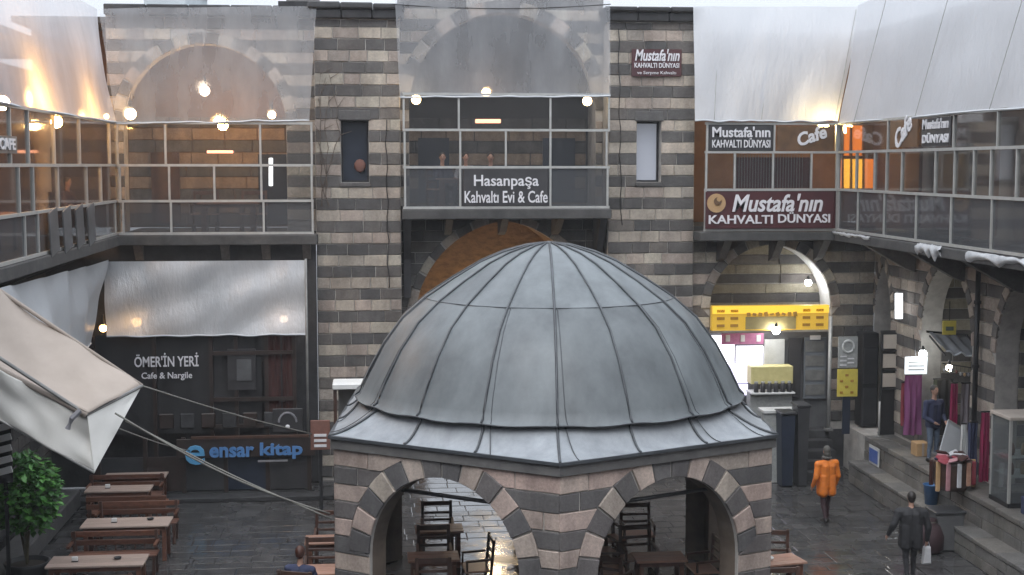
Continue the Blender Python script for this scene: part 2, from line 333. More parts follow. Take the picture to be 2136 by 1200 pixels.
class MB:
    """collects shapes in world coordinates; build() links them as ONE mesh object"""
    def __init__(s): s.v, s.f, s.m = [], [], []
    def add(s, vs, fs, mi=0):
        k = len(s.v); s.v += [Vector(p) for p in vs]; s.f += [[i + k for i in f] for f in fs]; s.m += [mi] * len(fs); return s
    def box(s, a, b, mi=0, ch=0.0):
        x0, y0, z0 = a; x1, y1, z1 = b
        if ch <= 0:
            vs = [(x, y, z) for z in (z0, z1) for x, y in ((x0, y0), (x1, y0), (x1, y1), (x0, y1))]
            return s.add(vs, [(3, 2, 1, 0), (4, 5, 6, 7), (0, 1, 5, 4), (1, 2, 6, 5), (2, 3, 7, 6), (3, 0, 4, 7)], mi)
        bm = bmesh.new(); bmesh.ops.create_cube(bm, size=1)
        for v in bm.verts: v.co = Vector(((x0 + x1) / 2 + v.co.x * (x1 - x0), (y0 + y1) / 2 + v.co.y * (y1 - y0), (z0 + z1) / 2 + v.co.z * (z1 - z0)))
        bmesh.ops.bevel(bm, geom=bm.edges[:], offset=ch, segments=1, affect='EDGES')
        bm.verts.index_update()
        s.add([v.co.copy() for v in bm.verts], [[v.index for v in f.verts] for f in bm.faces], mi); bm.free(); return s
    def obox(s, c, size, rot=None, mi=0, ch=0.0):
        t = MB().box((-size[0] / 2, -size[1] / 2, -size[2] / 2), (size[0] / 2, size[1] / 2, size[2] / 2), 0, ch)
        mt = Matrix.Translation(c) @ (rot.to_4x4() if rot else Matrix())
        return s.add([mt @ v for v in t.v], t.f, mi)
    def bar(s, a, b, w, d=None, mi=0):
        a, b = Vector(a), Vector(b); z = (b - a).normalized()
        up = Vector((0, 0, 1)) if abs(z.z) < 0.95 else Vector((0, 1, 0))
        x = z.cross(up).normalized(); y = x.cross(z); d = d or w
        o = [x * (w / 2) * i + y * (d / 2) * j for i, j in ((-1, -1), (1, -1), (1, 1), (-1, 1))]
        return s.add([a + p for p in o] + [b + p for p in o], [(3, 2, 1, 0), (4, 5, 6, 7), (0, 1, 5, 4), (1, 2, 6, 5), (2, 3, 7, 6), (3, 0, 4, 7)], mi)
    def tube(s, pts, r, n=6, mi=0):
        pts = [Vector(p) for p in pts]; rs = r if isinstance(r, (list, tuple)) else [r] * len(pts); vs, fs = [], []
        for i, p in enumerate(pts):
            t = (pts[min(i + 1, len(pts) - 1)] - pts[max(i - 1, 0)]).normalized()
            up = Vector((0, 0, 1)) if abs(t.z) < 0.9 else Vector((1, 0, 0))
            x = t.cross(up).normalized(); y = x.cross(t)
            for k in range(n):
                a = 2 * math.pi * k / n; vs.append(p + (x * math.cos(a) + y * math.sin(a)) * rs[i])
        for i in range(len(pts) - 1):
            for k in range(n):
                fs.append((i * n + k, i * n + (k + 1) % n, (i + 1) * n + (k + 1) % n, (i + 1) * n + k))
        fs.append(tuple(range(n - 1, -1, -1))); fs.append(tuple(range((len(pts) - 1) * n, len(pts) * n)))
        return s.add(vs, fs, mi)
    def lathe(s, prof, c=(0, 0, 0), n=16, mi=0):
        c = Vector(c); vs, fs = [], []
        for r, z in prof:
            for k in range(n):
                a = 2 * math.pi * k / n; vs.append(c + Vector((r * math.cos(a), r * math.sin(a), z)))
        for i in range(len(prof) - 1):
            for k in range(n): fs.append((i * n + k, i * n + (k + 1) % n, (i + 1) * n + (k + 1) % n, (i + 1) * n + k))
        fs.append(tuple(range(n - 1, -1, -1))); fs.append(tuple(range((len(prof) - 1) * n, len(prof) * n)))
        return s.add(vs, fs, mi)
    def ball(s, c, r, n=12, mi=0):
        r = r if isinstance(r, (tuple, list)) else (r, r, r); c = Vector(c); h = n // 2; vs, fs = [], []
        for i in range(1, h):
            a = math.pi * i / h
            for k in range(n):
                b = 2 * math.pi * k / n; vs.append(c + Vector((r[0] * math.sin(a) * math.cos(b), r[1] * math.sin(a) * math.sin(b), r[2] * math.cos(a))))
        vs += [c + Vector((0, 0, r[2])), c - Vector((0, 0, r[2]))]; t = len(vs) - 2
        for i in range(h - 2):
            for k in range(n): fs.append((i * n + k, (i + 1) * n + k, (i + 1) * n + (k + 1) % n, i * n + (k + 1) % n))
        for k in range(n): fs.append((t, k, (k + 1) % n)); fs.append((t + 1, (h - 2) * n + (k + 1) % n, (h - 2) * n + k))
        return s.add(vs, fs, mi)
    def prism(s, poly, fr, d0, d1, mi=0, ch=0.0):
        """poly in (u, z) of frame fr, from depth d0 (back) to d1 (front, along the normal)"""
        if sum(poly[i][0] * poly[(i + 1) % len(poly)][1] - poly[(i + 1) % len(poly)][0] * poly[i][1] for i in range(len(poly))) < 0: poly = poly[::-1]
        k = len(poly); back = [fr.at(u, z, d0) for u, z in poly]; front = [fr.at(u, z, d1 - ch) for u, z in poly]
        fs = [tuple(range(k - 1, -1, -1))] + [(i, (i + 1) % k, k + (i + 1) % k, k + i) for i in range(k)]
        vs = back + front
        if ch > 0:
            cu = sum(p[0] for p in poly) / k; cz = sum(p[1] for p in poly) / k
            ext = max(max(abs(p[0] - cu), abs(p[1] - cz)) for p in poly); q = 1 - min(0.4, ch / max(ext, 1e-3) * 1.3)
            vs += [fr.at(cu + (u - cu) * q, cz + (z - cz) * q, d1) for u, z in poly]
            fs += [(k + i, k + (i + 1) % k, 2 * k + (i + 1) % k, 2 * k + i) for i in range(k)] + [tuple(range(2 * k, 3 * k))]
        else: fs.append(tuple(range(k, 2 * k)))
        return s.add(vs, fs, mi)
    def build(s, name, mats, parent=None, smooth=False, recalc=False):
        off = wloc(parent) if parent is not None else Vector((0, 0, 0))
        me = bpy.data.meshes.new(name); me.from_pydata([tuple(v - off) for v in s.v], [], s.f); me.update()
        o = link_mesh(name, me, mats, parent, smooth)
        if len(me.materials) > 1: me.polygons.foreach_set('material_index', s.m)
        return o

class Frame:
    """a wall plane: origin, horizontal axis u, outward normal n, z up"""
    def __init__(s, O, u): s.O = Vector(O); s.u = Vector(u).normalized(); s.n = s.u.cross(Vector((0, 0, 1))).normalized()
    def at(s, u, z, d=0.0): return s.O + s.u * u + Vector((0, 0, z)) + s.n * d

class Arch:
    """two-centred (pointed) arch, or a segment when the rise is below the half width"""
    def __init__(s, cx, cz, hw, rise):
        s.cx, s.cz, s.hw, s.rise = cx, cz, hw, rise
        if rise >= hw: s.R = (hw * hw + rise * rise) / (2 * hw); s.e = s.R - hw; s.dz = 0; s.a0 = 0
        else: s.R = (hw * hw + rise * rise) / (2 * rise); s.e = 0; s.dz = -(s.R - rise); s.a0 = math.asin((s.R - rise) / s.R)
    def pt(s, side, t, off=0.0):
        r = s.R + off; a1 = math.acos(max(-1, min(1, s.e / r))); a = s.a0 + (a1 - s.a0) * t
        return (s.cx + side * (r * math.cos(a) - s.e), s.cz + s.dz + r * math.sin(a))
    def half(s, z, off=0.0):
        if z <= s.cz: return s.hw
        q = (s.R + off) ** 2 - (z - s.cz - s.dz) ** 2
        return max(0.0, math.sqrt(q) - s.e) if q > 0 else 0.0
    def outline(s, n=14): return [s.pt(-1, i / n) for i in range(n)] + [s.pt(1, i / n) for i in range(n, -1, -1)]
    def excl(s, off, zbot=None):
        def f(z0, z1):
            if zbot is not None and z1 <= zbot + 1e-6: return None
            a, b = s.half(z0, off), s.half(z1, off)
            if max(a, b) < 0.02: return None
            if z0 < s.cz < z1: a = max(a, s.hw)
            return (s.cx - a, s.cx - b, s.cx + a, s.cx + b)
        return f
def rect_excl(xa, xb, za, zb):
    def f(z0, z1):
        zc = (z0 + z1) / 2
        return (xa, xa, xb, xb) if za < zc < zb else None
    return f
def clip_z(poly, zmax):
    out = []
    for i in range(len(poly)):
        a, b = poly[i], poly[(i + 1) % len(poly)]
        if a[1] <= zmax: out.append(a)
        if (a[1] - zmax) * (b[1] - zmax) < 0:
            t = (zmax - a[1]) / (b[1] - a[1]); out.append((a[0] + (b[0] - a[0]) * t, zmax))
    return out
def coursed(parent, fr, x0, x1, z0, z1, ch, dark_first, wr, excl=(), mats=('light_stone', 'dark_stone'), name='stone', proud=0.03, gap=0.017, joined=False, seed=1):
    """courses of stones, each an object (or one joined stuff part when joined)"""
    rr = random.Random(seed); k = 0; z = z0; cnt = 0; acc = MB()
    while z < z1 - 0.04:
        zt = min(z + ch, z1); segs = [((x0, x0), (x1, x1))]
        for e in excl:
            q = e(z, zt)
            if not q: continue
            ns = []
            for a, b in segs:
                if q[2] <= a[0] or q[0] >= b[0]: ns.append((a, b)); continue
                if min(q[0], q[1]) > a[0] + 0.05: ns.append((a, (q[0], q[1])))
                if max(q[2], q[3]) < b[0] - 0.05: ns.append(((q[2], q[3]), b))
            segs = ns
        mi = (k + (0 if dark_first else 1)) % 2     # 0 -> dark
        for a, b in segs:
            lb, lt, rb, rt = a[0], a[1], b[0], b[1]
            cuts = [0.0]; L = max(rb - lb, rt - lt); p = rr.uniform(0.35, 1) * wr[1]
            while p < L - wr[0] * 0.6: cuts.append(p / L); p += rr.uniform(*wr)
            cuts.append(1.0)
            for i in range(len(cuts) - 1):
                s0, s1 = cuts[i], cuts[i + 1]
                if i == 0: xb0, xt0 = lb, lt
                else:
                    xc = (lb + lt) / 2 + s0 * ((rb + rt) / 2 - (lb + lt) / 2); xb0 = xt0 = xc
                if i == len(cuts) - 2: xb1, xt1 = rb, rt
                else:
                    xc = (lb + lt) / 2 + s1 * ((rb + rt) / 2 - (lb + lt) / 2); xb1 = xt1 = xc
                g = gap / 2
                if min(xb1 - xb0, xt1 - xt0) < -0.02 or max(xb1 - xb0, xt1 - xt0) < 0.06: continue
                poly = [(q_[0] + rr.uniform(-.005, .005), q_[1] + rr.uniform(-.007, .007)) for q_ in ((xb0 + g, z + g), (max(xb1 - g, xb0 + g + .02), z + g), (max(xt1 - g, xt0 + g + .02), zt - g), (xt0 + g, zt - g))]
                d = proud + rr.uniform(-0.009, 0.009)
                if joined: acc.prism(poly, fr, -0.02, d, 1 - mi, 0.012)
                else: MB().prism(poly, fr, -0.02, d, 0, 0.012).build(name, mats[1] if mi == 0 else mats[0], parent)
                cnt += 1
        z = zt; k += 1
    if joined and acc.v:
        o = acc.build('stone_facing', mats, parent); o['kind'] = 'stuff'
    return cnt
def voussoirs(parent, fr, ar, n, thick, mats=('light_stone', 'dark_stone'), proud=0.04, zmax=99, t0=0.0, start=0):
    for side in (-1, 1):
        for i in range(n):
            ta, tb = t0 + (1 - t0) * i / n + 0.006, t0 + (1 - t0) * (i + 1) / n - 0.006
            mid = (ta + tb) / 2
            poly = [ar.pt(side, ta), ar.pt(side, mid), ar.pt(side, tb), ar.pt(side, tb, thick), ar.pt(side, mid, thick), ar.pt(side, ta, thick)]
            poly = clip_z(poly, zmax)
            if len(poly) < 3: continue
            MB().prism(poly, fr, -0.02, proud + R.uniform(-0.008, 0.008), 0, 0.012).build('voussoir', mats[(i + start) % 2], parent)
def arch_core(parent, fr, x0, x1, z0, z1, ar, thick, m, name='wall_core'):
    """the wall behind the stones, with the arched opening cut through"""
    ol = [(ar.cx - ar.hw, z0)] + [p for p in ar.outline() if p[1] > z0 + 1e-3] + [(ar.cx + ar.hw, z0)]
    b = MB(); n = len(ol)
    def quad(p, d, flip):
        q = [fr.at(u, z, d) for u, z in p]; b.add(q[::-1] if flip else q, [tuple(range(len(q)))])
    for d, flip in ((0, False), (-thick, True)):
        quad([(x0, z0), ol[0], (ol[1][0], ol[1][1]), (ol[1][0], z1), (x0, z1)], d, flip)
        quad([ol[-1], (x1, z0), (x1, z1), (ol[-2][0], z1), ol[-2]], d, flip)
        for i in range(1, n - 2): quad([ol[i], ol[i + 1], (ol[i + 1][0], z1), (ol[i][0], z1)], d, flip)
    loop = ol + [(x1, z0), (x1, z1), (x0, z1), (x0, z0)]
    for i in range(len(loop)):
        p, q = loop[i], loop[(i + 1) % len(loop)]
        b.add([fr.at(*p, 0), fr.at(*q, 0), fr.at(*q, -thick), fr.at(*p, -thick)], [(3, 2, 1, 0)])
    return b.build(name, m, parent)
def text(s, fr, u, z, d, width, height, m, parent, name='lettering', shear=0.0, bold=0.0, extrude=0.012, mirror=False, rot=0.0):
    cu = bpy.data.curves.new(name, 'FONT'); cu.body = s; cu.align_x = 'CENTER'; cu.align_y = 'CENTER'
    cu.extrude = extrude; cu.shear = shear; cu.offset = bold; cu.resolution_u = 3; cu.size = 1.0
    o = bpy.data.objects.new(name, cu); COL.objects.link(o); cu.materials.append(M[m])
    bpy.context.view_layer.update()
    w, h = max(o.dimensions.x, 0.01), max(o.dimensions.y, 0.01)
    sx, sy = width / w, height / h
    ax = -fr.u if mirror else fr.u
    rm = Matrix((ax, Vector((0, 0, 1)), fr.n)).transposed().to_4x4() @ Matrix.Rotation(rot, 4, 'Z')
    mt = Matrix.Translation(fr.at(u, z, d) - (wloc(parent) if parent else Vector())) @ rm @ Matrix.Diagonal((sx, sy, 1, 1))
    me = bpy.data.meshes.new_from_object(o.evaluated_get(bpy.context.evaluated_depsgraph_get()))
    bpy.data.objects.remove(o); me.transform(mt); me.materials.clear()
    return link_mesh(name, me, m, parent)
def sheet(name, m, parent, TL, TR, BR, BL, nx=24, ny=14, amp=0.05, seed=0, fold=3.0, diag=0.0, sag=0.0, hem=True):
    TL, TR, BR, BL = (Vector(p) for p in (TL, TR, BR, BL)); nrm = (TR - TL).cross(BL - TL).normalized(); b = MB(); vs = []
    for j in range(ny + 1):
        t = j / ny
        for i in range(nx + 1):
            s = i / nx; p = (TL.lerp(TR, s)).lerp(BL.lerp(BR, s), t)
            w = math.sin((s + diag * t) * fold * 6.283 + seed) * 0.5 + noise.noise(Vector((s * 7 + seed, t * 2.2 + diag * s * 4, seed * 1.7))) * 1.2
            p = p + nrm * amp * w
            p.z -= sag * math.sin(math.pi * s) * (1 - t) * 0.6
            if j == ny: p.z -= 0.035 * noise.noise(Vector((s * 9, seed, 3.1)))
            vs.append(p)
    fs = [(j * (nx + 1) + i, (j + 1) * (nx + 1) + i, (j + 1) * (nx + 1) + i + 1, j * (nx + 1) + i + 1) for j in range(ny) for i in range(nx)]
    o = b.add(vs, fs).build(name, m, parent, smooth=True)
    if hem:
        row = vs[ny * (nx + 1):]
        MB().tube([p + nrm * -0.005 for p in row], 0.022, 5).build('hem', 'pale_slab', o if parent is None else parent)
    return o

UX = (1, 0, 0)
# ================================================================== THE SETTING
g = MB().box((-90, -40, -0.6), (110, 130, -0.035)).build('courtyard_ground', 'ground_base'); tag(g, kind='structure')
rr = random.Random(5); far = MB(); pav = []
y = 22.0
while y < 36.2:
    d = rr.uniform(0.38, 0.52); x = -7.2 + rr.uniform(0, .4)
    while x < 12.6:
        w = rr.uniform(0.42, 0.85)
        hx = 3.22; inside = (abs(x + w / 2 - hx) < 3.2 and 21.5 < y < 28.5)
        vis = ((-4.9 < x < -0.7 and y > 22.8) or (x > 7.2 and y > 22.8)) and not inside
        pav.append((x, y, w, d, vis)); x += w
    y += d
vis = [p for p in pav if p[4]]
vis.sort(key=lambda p: p[1]); chosen = set(map(id, vis[:300]))
for p in pav:
    x, y, w, d, v = p
    b = far if id(p) not in chosen else MB()
    t = Matrix.Translation((x + w / 2, y + d / 2, -0.02 + rr.uniform(-0.004, 0.004))) @ Matrix.Rotation(rad(rr.uniform(-.45, .45)), 4, 'X') @ Matrix.Rotation(rad(rr.uniform(-.45, .45)), 4, 'Y')
    hw, hd, c = w / 2 - 0.007, d / 2 - 0.007, 0.016
    vs = [t @ Vector(q) for q in ((-hw, -hd, -.03), (hw, -hd, -.03), (hw, hd, -.03), (-hw, hd, -.03), (-hw, -hd, 0), (hw, -hd, 0), (hw, hd, 0), (-hw, hd, 0),
                                  (-hw + c, -hd + c, .005), (hw - c, -hd + c, .005), (hw - c, hd - c, .005), (-hw + c, hd - c, .005))]
    b.add(vs, [(0, 1, 5, 4), (1, 2, 6, 5), (2, 3, 7, 6), (3, 0, 4, 7), (4, 5, 9, 8), (5, 6, 10, 9), (6, 7, 11, 10), (7, 4, 8, 11), (8, 9, 10, 11)])
    if b is not far: b.build('paver', 'wet_basalt', g)
o = far.build('paver_field', 'wet_basalt', g); o['kind'] = 'stuff'

# raised terrace along the right wing, with a ledge at its foot
TX = 12.45
ter = MB().box((TX, 18, -0.03), (16.2, 35.0, 1.12)).build('terrace', 'mortar'); tag(ter, kind='structure')
led = MB().box((11.98, 18, -0.03), (TX - 0.02, 33.1, 0.50)).build('terrace_ledge', 'mortar'); tag(led, kind='structure')
fr = Frame((TX, 0, 0), (0, -1, 0)); coursed(ter, fr, -33.3, -22.2, 0.50, 1.02, 0.26, False, (0.5, 1.0), mats=('terrace_stone', 'terrace_stone'), seed=3)
frl = Frame((11.98, 0, 0), (0, -1, 0)); coursed(led, frl, -33.1, -22.2, 0.0, 0.44, 0.22, False, (0.5, 1.0), mats=('terrace_stone', 'terrace_stone'), seed=4)
yy = 22.2
while yy < 33.2:
    d = R.uniform(0.7, 1.15); y1 = min(yy + d, 33.2)
    MB().box((11.93, yy + .008, 0.45), (12.43, min(y1, 33.1) - .008, 0.535 + R.uniform(-.006, .006)), 0, 0.012).build('coping_stone', 'terrace_stone', led)
    MB().box((TX - 0.06, yy + .008, 1.04), (TX + 0.42, y1 - .008, 1.15 + R.uniform(-.006, .006)), 0, 0.012).build('coping_stone', 'terrace_stone', ter)
    yy = y1
for i in range(14):
    for j in range(2):
        MB().box((TX + 0.43 + j * .55, 22.2 + i * .82, 1.1), (TX + 0.965 + j * .55, 23.0 + i * .82, 1.145 + R.uniform(-.006, .006)), 0, 0.01).build('paving_slab', 'terrace_stone', ter)
# dark steps up to the corner shop
st = thing('stone_steps', 'dark wet stone steps climbing to the corner shop behind the orange jacket', 'steps', (10.1, 33.3, 0))
for i in range(5):
    MB().box((8.5, 33.3 + i * 0.30, -0.02), (11.9, 35.2, 0.21 * (i + 1)), 0, 0.015).build('step', 'black_cornice', st)

# ================================================================== THE STRIPED STONE HAN (back facade)
CH = 0.2835; Z0 = 0.075
def course_z(k): return Z0 + k * CH
PYF = 34.6          # pier face
def pier(label, x0, x1, wx0, wx1, inner, seed, glow):
    t = thing('stone_pier', label, 'stone pier', ((x0 + x1) / 2, PYF, 0))
    fr = Frame((0, PYF, 0), UX); wz0, wz1 = course_z(27) - .16, course_z(32) - .03
    b = MB()
    b.box((x0, PYF, -0.1), (x1, PYF + 3.6, wz0)); b.box((x0, PYF, wz1), (x1, PYF + 3.6, 11.62))
    b.box((x0, PYF, wz0), (wx0, PYF + 3.6, wz1)); b.box((wx1, PYF, wz0), (x1, PYF + 3.6, wz1))
    b.build('wall_core', 'mortar', t)
    coursed(t, fr, x0, x1, Z0, 11.6, CH, True, (0.42, 0.72), [rect_excl(wx0, wx1, wz0, wz1)], seed=seed)
    w = MB(); w.box((wx0, PYF + .38, wz0), (wx1, PYF + .42, wz1)); wo = w.build('window', inner, t)
    f = MB(); f.box((wx0 - .0, PYF + .30, wz0), (wx0 + .05, PYF + .375, wz1)); f.box((wx1 - .05, PYF + .30, wz0), (wx1, PYF + .375, wz1)); f.box((wx0 + .05, PYF + .30, wz1 - .05), (wx1 - .05, PYF + .375, wz1))
    f.box((wx0 + .05, PYF + .30, wz0), (wx1 - .05, PYF + .375, wz0 + .05)); f.build('frame', 'dark_metal', wo)
    if glow: MB().ball(((wx0 + wx1) / 2 + .12, PYF + .30, wz0 + .42), (.15, .05, .17), 10).build('lantern', 'brick_red', wo, True)
    MB().box((wx0 - .06, PYF - .055, wz1 + .0), (wx1 + .06, PYF + .2, wz1 + .25), 0, .02).build('lintel', 'grey_stone', t)
    MB().box((wx0 - .04, PYF - .07, wz0 - .11), (wx1 + .04, PYF + .3, wz0 - .003), 0, .015).build('sill', 'dark_stone', t)
    for i in range(3):
        w_ = (x1 - x0 + .16) / 3
        MB().box((x0 - .08 + i * w_ + .008, PYF - .16, 11.62), (x0 - .08 + (i + 1) * w_ - .008, PYF + 2.6, 11.86 + R.uniform(-.02, .02)), 0, .03).build('cornice', 'black_cornice', t)
        MB().box((x0 - .14 + i * (w_ + .04), PYF - .26, 11.855), (x0 - .14 + (i + 1) * (w_ + .04) - .006, PYF + 2.6, 12.0 + R.uniform(-.03, .03)), 0, .03).build('cornice', 'black_cornice', t)
    return t
pier('striped stone pier with a dark slit window holding a red glow, beside the centre gallery', -1.42, 0.70, PY(711, 300, PYF)[0], PY(769, 300, PYF)[0], 'deep_blue', 21, True)
pier('striped stone pier with a pale slit window, below the small maroon sign', 5.98, 8.22, PY(1328, 300, PYF)[0], PY(1379, 300, PYF)[0], 'pale_window', 22, False)

BY = 35.4           # bay walls
def upper_bay(label, x0, x1, zf, ar, seed, backm, th=0.28, nv=9, ztop=11.95):
    t = thing('arcade_wall', label, 'arcade wall', ((x0 + x1) / 2, BY, zf))
    fr = Frame((0, BY, 0), UX)
    arch_core(t, fr, x0, x1, zf, ztop, ar, 0.55, 'mortar')
    k0 = math.floor((zf - Z0) / CH)
    coursed(t, fr, x0, x1, course_z(k0 + 1), course_z(41 if ztop < 12 else 46), CH, (k0 + 1) % 2 == 0, (0.45, 0.85), [ar.excl(th)], seed=seed)
    voussoirs(t, fr, ar, nv, th, mats=('dark_stone', 'light_stone'))
    xw = -9.0 if x0 < -5 else x0
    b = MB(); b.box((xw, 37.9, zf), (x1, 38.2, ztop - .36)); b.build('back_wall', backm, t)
    frb = Frame((0, 37.9, 0), UX)
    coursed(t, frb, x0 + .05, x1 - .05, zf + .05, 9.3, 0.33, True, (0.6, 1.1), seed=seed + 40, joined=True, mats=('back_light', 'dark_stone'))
    MB().box((xw - .02, 35.96, ztop - .35), (x1 + .02, 40, ztop - .2)).build('roof', 'concrete', t)
    n = 5
    for i in range(n):
        w_ = (x1 - x0) / n
        MB().box((x0 + i * w_ + .01, BY - .3, ztop - .23), (x0 + (i + 1) * w_ - .01, BY + .2, ztop + .035), 0, .02).build('cornice', 'black_cornice', t)
    return t
arL = Arch(-4.2, 9.0, 2.02, 2.05); arC = Arch(3.36, 9.4, 2.42, 2.5)
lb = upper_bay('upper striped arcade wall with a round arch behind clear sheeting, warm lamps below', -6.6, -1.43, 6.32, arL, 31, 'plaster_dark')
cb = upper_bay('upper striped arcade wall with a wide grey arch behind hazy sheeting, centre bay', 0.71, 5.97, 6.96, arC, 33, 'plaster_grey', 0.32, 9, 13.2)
# left bay: doors and windows in the gallery's back wall
for (a, c, z0, z1, nm, mm) in ((-5.95, -5.2, 6.45, 8.35, 'door', 'wood_dark'), (-3.1, -2.15, 6.5, 8.3, 'window', 'deep_blue')):
    MB().box((a, 37.80, z0), (c, 37.855, z1)).build(nm, mm, lb)
for (a, c) in ((1.25, 2.1), (4.7, 5.6)):
    MB().box((a, 37.80, 7.0), (c, 37.855, 8.75)).build('door', 'deep_blue', cb)

# centre portal below the gallery: pointed arch on a brick vault
pt_ = thing('portal_wall', 'grey stone portal with a pointed brown brick vault under the centre gallery', 'portal', (3.4, BY, 0))
arP = Arch(3.4, 3.9, 2.34, 2.66); frp = Frame((0, BY, 0), UX)
arch_core(pt_, frp, 0.71, 5.97, 0, 6.78, arP, 0.5, 'mortar')
coursed(pt_, frp, 0.71, 5.97, 0.075, 6.76, CH, True, (0.5, 0.95), [arP.excl(0.22)], mats=('grey_stone', 'dark_stone'), seed=51)
voussoirs(pt_, frp, arP, 9, 0.22, mats=('grey_stone', 'light_stone'), t0=0.0)
ol = [(arP.cx - arP.hw + .01, 0)] + arP.outline(16) + [(arP.cx + arP.hw - .01, 0)]
vb = MB(); nn = len(ol)
vs = [(u, 35.7 + 0.55 * j, z) for j in range(9) for u, z in ol]
vb.add(vs, [(j * nn + i, j * nn + i + 1, (j + 1) * nn + i + 1, (j + 1) * nn + i) for j in range(8) for i in range(nn - 1)])
vb.build('vault', 'vault_brick', pt_, True)
ew = Arch(3.4, 2.4, 1.9, 1.9)
arch_core(pt_, Frame((0, 39.4, 0), UX), 0.5, 6.3, 0, 7.0, ew, .4, 'vault_brick', 'end_wall')

# right bay: blind striped niche above the corner shop
rb = thing('arcade_wall', 'lower striped wall with a lit white-rimmed arched niche over the yellow sign', 'arcade wall', (10.6, 34.9, 0))
arR = Arch(10.39, 4.25, 1.64, 1.68); fr9 = Frame((0, 34.9, 0), UX)
arch_core(rb, fr9, 8.23, 13.2, 1.0, 6.3, arR, 0.9, 'mortar')
coursed(rb, fr9, 8.23, 13.2, course_z(4), course_z(21), CH, True, (0.4, 0.75), [arR.excl(0.24)], seed=61)
voussoirs(rb, fr9, arR, 8, 0.24, mats=('light_stone', 'grey_stone'))
MB().box((8.23, 34.9, -.02), (13.2, 35.8, .998)).build('plinth', 'black_cornice', rb)
fr10 = Frame((0, 35.8, 0), UX)
MB().box((8.5, 35.8, 1.0), (12.3, 36.0, 6.2)).build('niche_back', 'mortar', rb)
stone_mat('niche_light', [(0.36, 0.33, 0.25), (0.40, 0.36, 0.27), (0.33, 0.30, 0.235)])
coursed(rb, fr10, 8.7, 12.1, 4.05, 6.1, 0.26, False, (1.2, 2.2), mats=('niche_light', 'dark_stone'), seed=62)
# white plastered soffit strip, right half of the arch
sp = MB(); N = 12
vs = []
for i in range(N + 1):
    u, z = arR.pt(1, i / N, -0.015); vs += [(u, 34.93, z), (u, 35.78, z)]
sp.add(vs, [(2 * i, 2 * i + 2, 2 * i + 3, 2 * i + 1) for i in range(N)]).build('soffit', 'white_paint', rb, True)
MB().box((8.23, 34.9, 6.3), (13.2, 39.8, 6.42)).build('floor_slab', 'concrete', rb)
MB().box((8.23, 34.75, 11.3), (13.2, 40, 11.4)).build('roof', 'concrete', rb)
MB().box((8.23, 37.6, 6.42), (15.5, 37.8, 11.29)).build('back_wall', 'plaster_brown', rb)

# left bay, lower: dark cafe front under the white tarp
cf = thing('cafe_shopfront', 'dark curtained cafe front under the white tarp, lettering ÖMER\'İN YERİ', 'shop front', (-4.2, 33.5, 0))
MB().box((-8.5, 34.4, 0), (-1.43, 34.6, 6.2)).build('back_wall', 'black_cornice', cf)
sheet('curtain', 'black_cloth', cf, (-6.7, 33.55, 3.92), (-2.75, 33.55, 3.92), (-2.75, 33.5, 1.5), (-6.7, 33.5, 1.5), 30, 8, 0.03, 3, 5, hem=False)
fc = Frame((0, 33.5, 0), UX)
for xa in (-6.75, -5.3, -3.95, -3.35, -2.62, -1.95): MB().box((xa - .045, 33.42, 0.0), (xa + .045, 33.53, 3.9)).build('post', 'wood_black', cf)
wn_ = MB().box((-3.55, 33.40, 2.55), (-2.88, 33.47, 3.55)).build('window', 'sign_dark', cf)
MB().box((-3.33, 33.37, 2.78), (-2.98, 33.398, 3.30)).build('pane', 'board_grey', wn_)
for (xa, xb) in ((-2.58, -2.28), (-2.24, -1.98)):
    sheet('drape', 'red_drape', cf, (xa, 33.46, 3.85), (xb, 33.46, 3.85), (xb, 33.44, 1.7), (xa, 33.44, 1.7), 12, 6, 0.035, xa * 3, 2, hem=False)
for z, m_ in ((3.42, 'wood_brown'), (2.28, 'wood_brown'), (1.62, 'wood_black')):
    MB().box((-3.9, 33.36, z), (-1.98, 33.44, z + .09)).build('beam', 'wood_black', cf)
for i in range(6):
    MB().box((-5.2 + i * .5, 33.34, 1.62 + .02), (-4.86 + i * .5, 33.40, 2.0), 0, .02).build('shutter_panel', 'black_cornice' if i % 2 else 'wood_black', cf)
text("ÖMER'İN YERİ", fc, -5.0, 3.26, 0.1, 1.52, 0.34, 'letter_white', cf, bold=0.012)
text("Cafe & Nargile", fc, -5.0, 2.93, 0.1, 1.2, 0.2, 'letter_white', cf, bold=0.01)
em = thing('emblem', 'half-wreath emblem with white dot on the dark cafe front above the blue sign', 'emblem', (PY(600, 870, 33.3)[0], 33.3, 1.95))
ec = PY(600, 885, 33.3)
for i in range(9):
    a = math.pi * (i + .5) / 9
    MB().obox(ec + Vector((math.cos(a) * .21, 0, math.sin(a) * .24 + .04)), (.085, .03, .05), Matrix.Rotation(-a + math.pi / 2, 3, 'Y'), 0, .01).build('wreath_leaf', 'letter_grey', em)
MB().ball(ec + Vector((0, -.01, -.06)), (.055, .02, .05), 10).build('dot', 'letter_white', em, True)
MB().box(tuple(ec + Vector((-.36, .02, -.2))), tuple(ec + Vector((.36, .05, .38))), 0, .01).build('board', 'sign_dark', em)
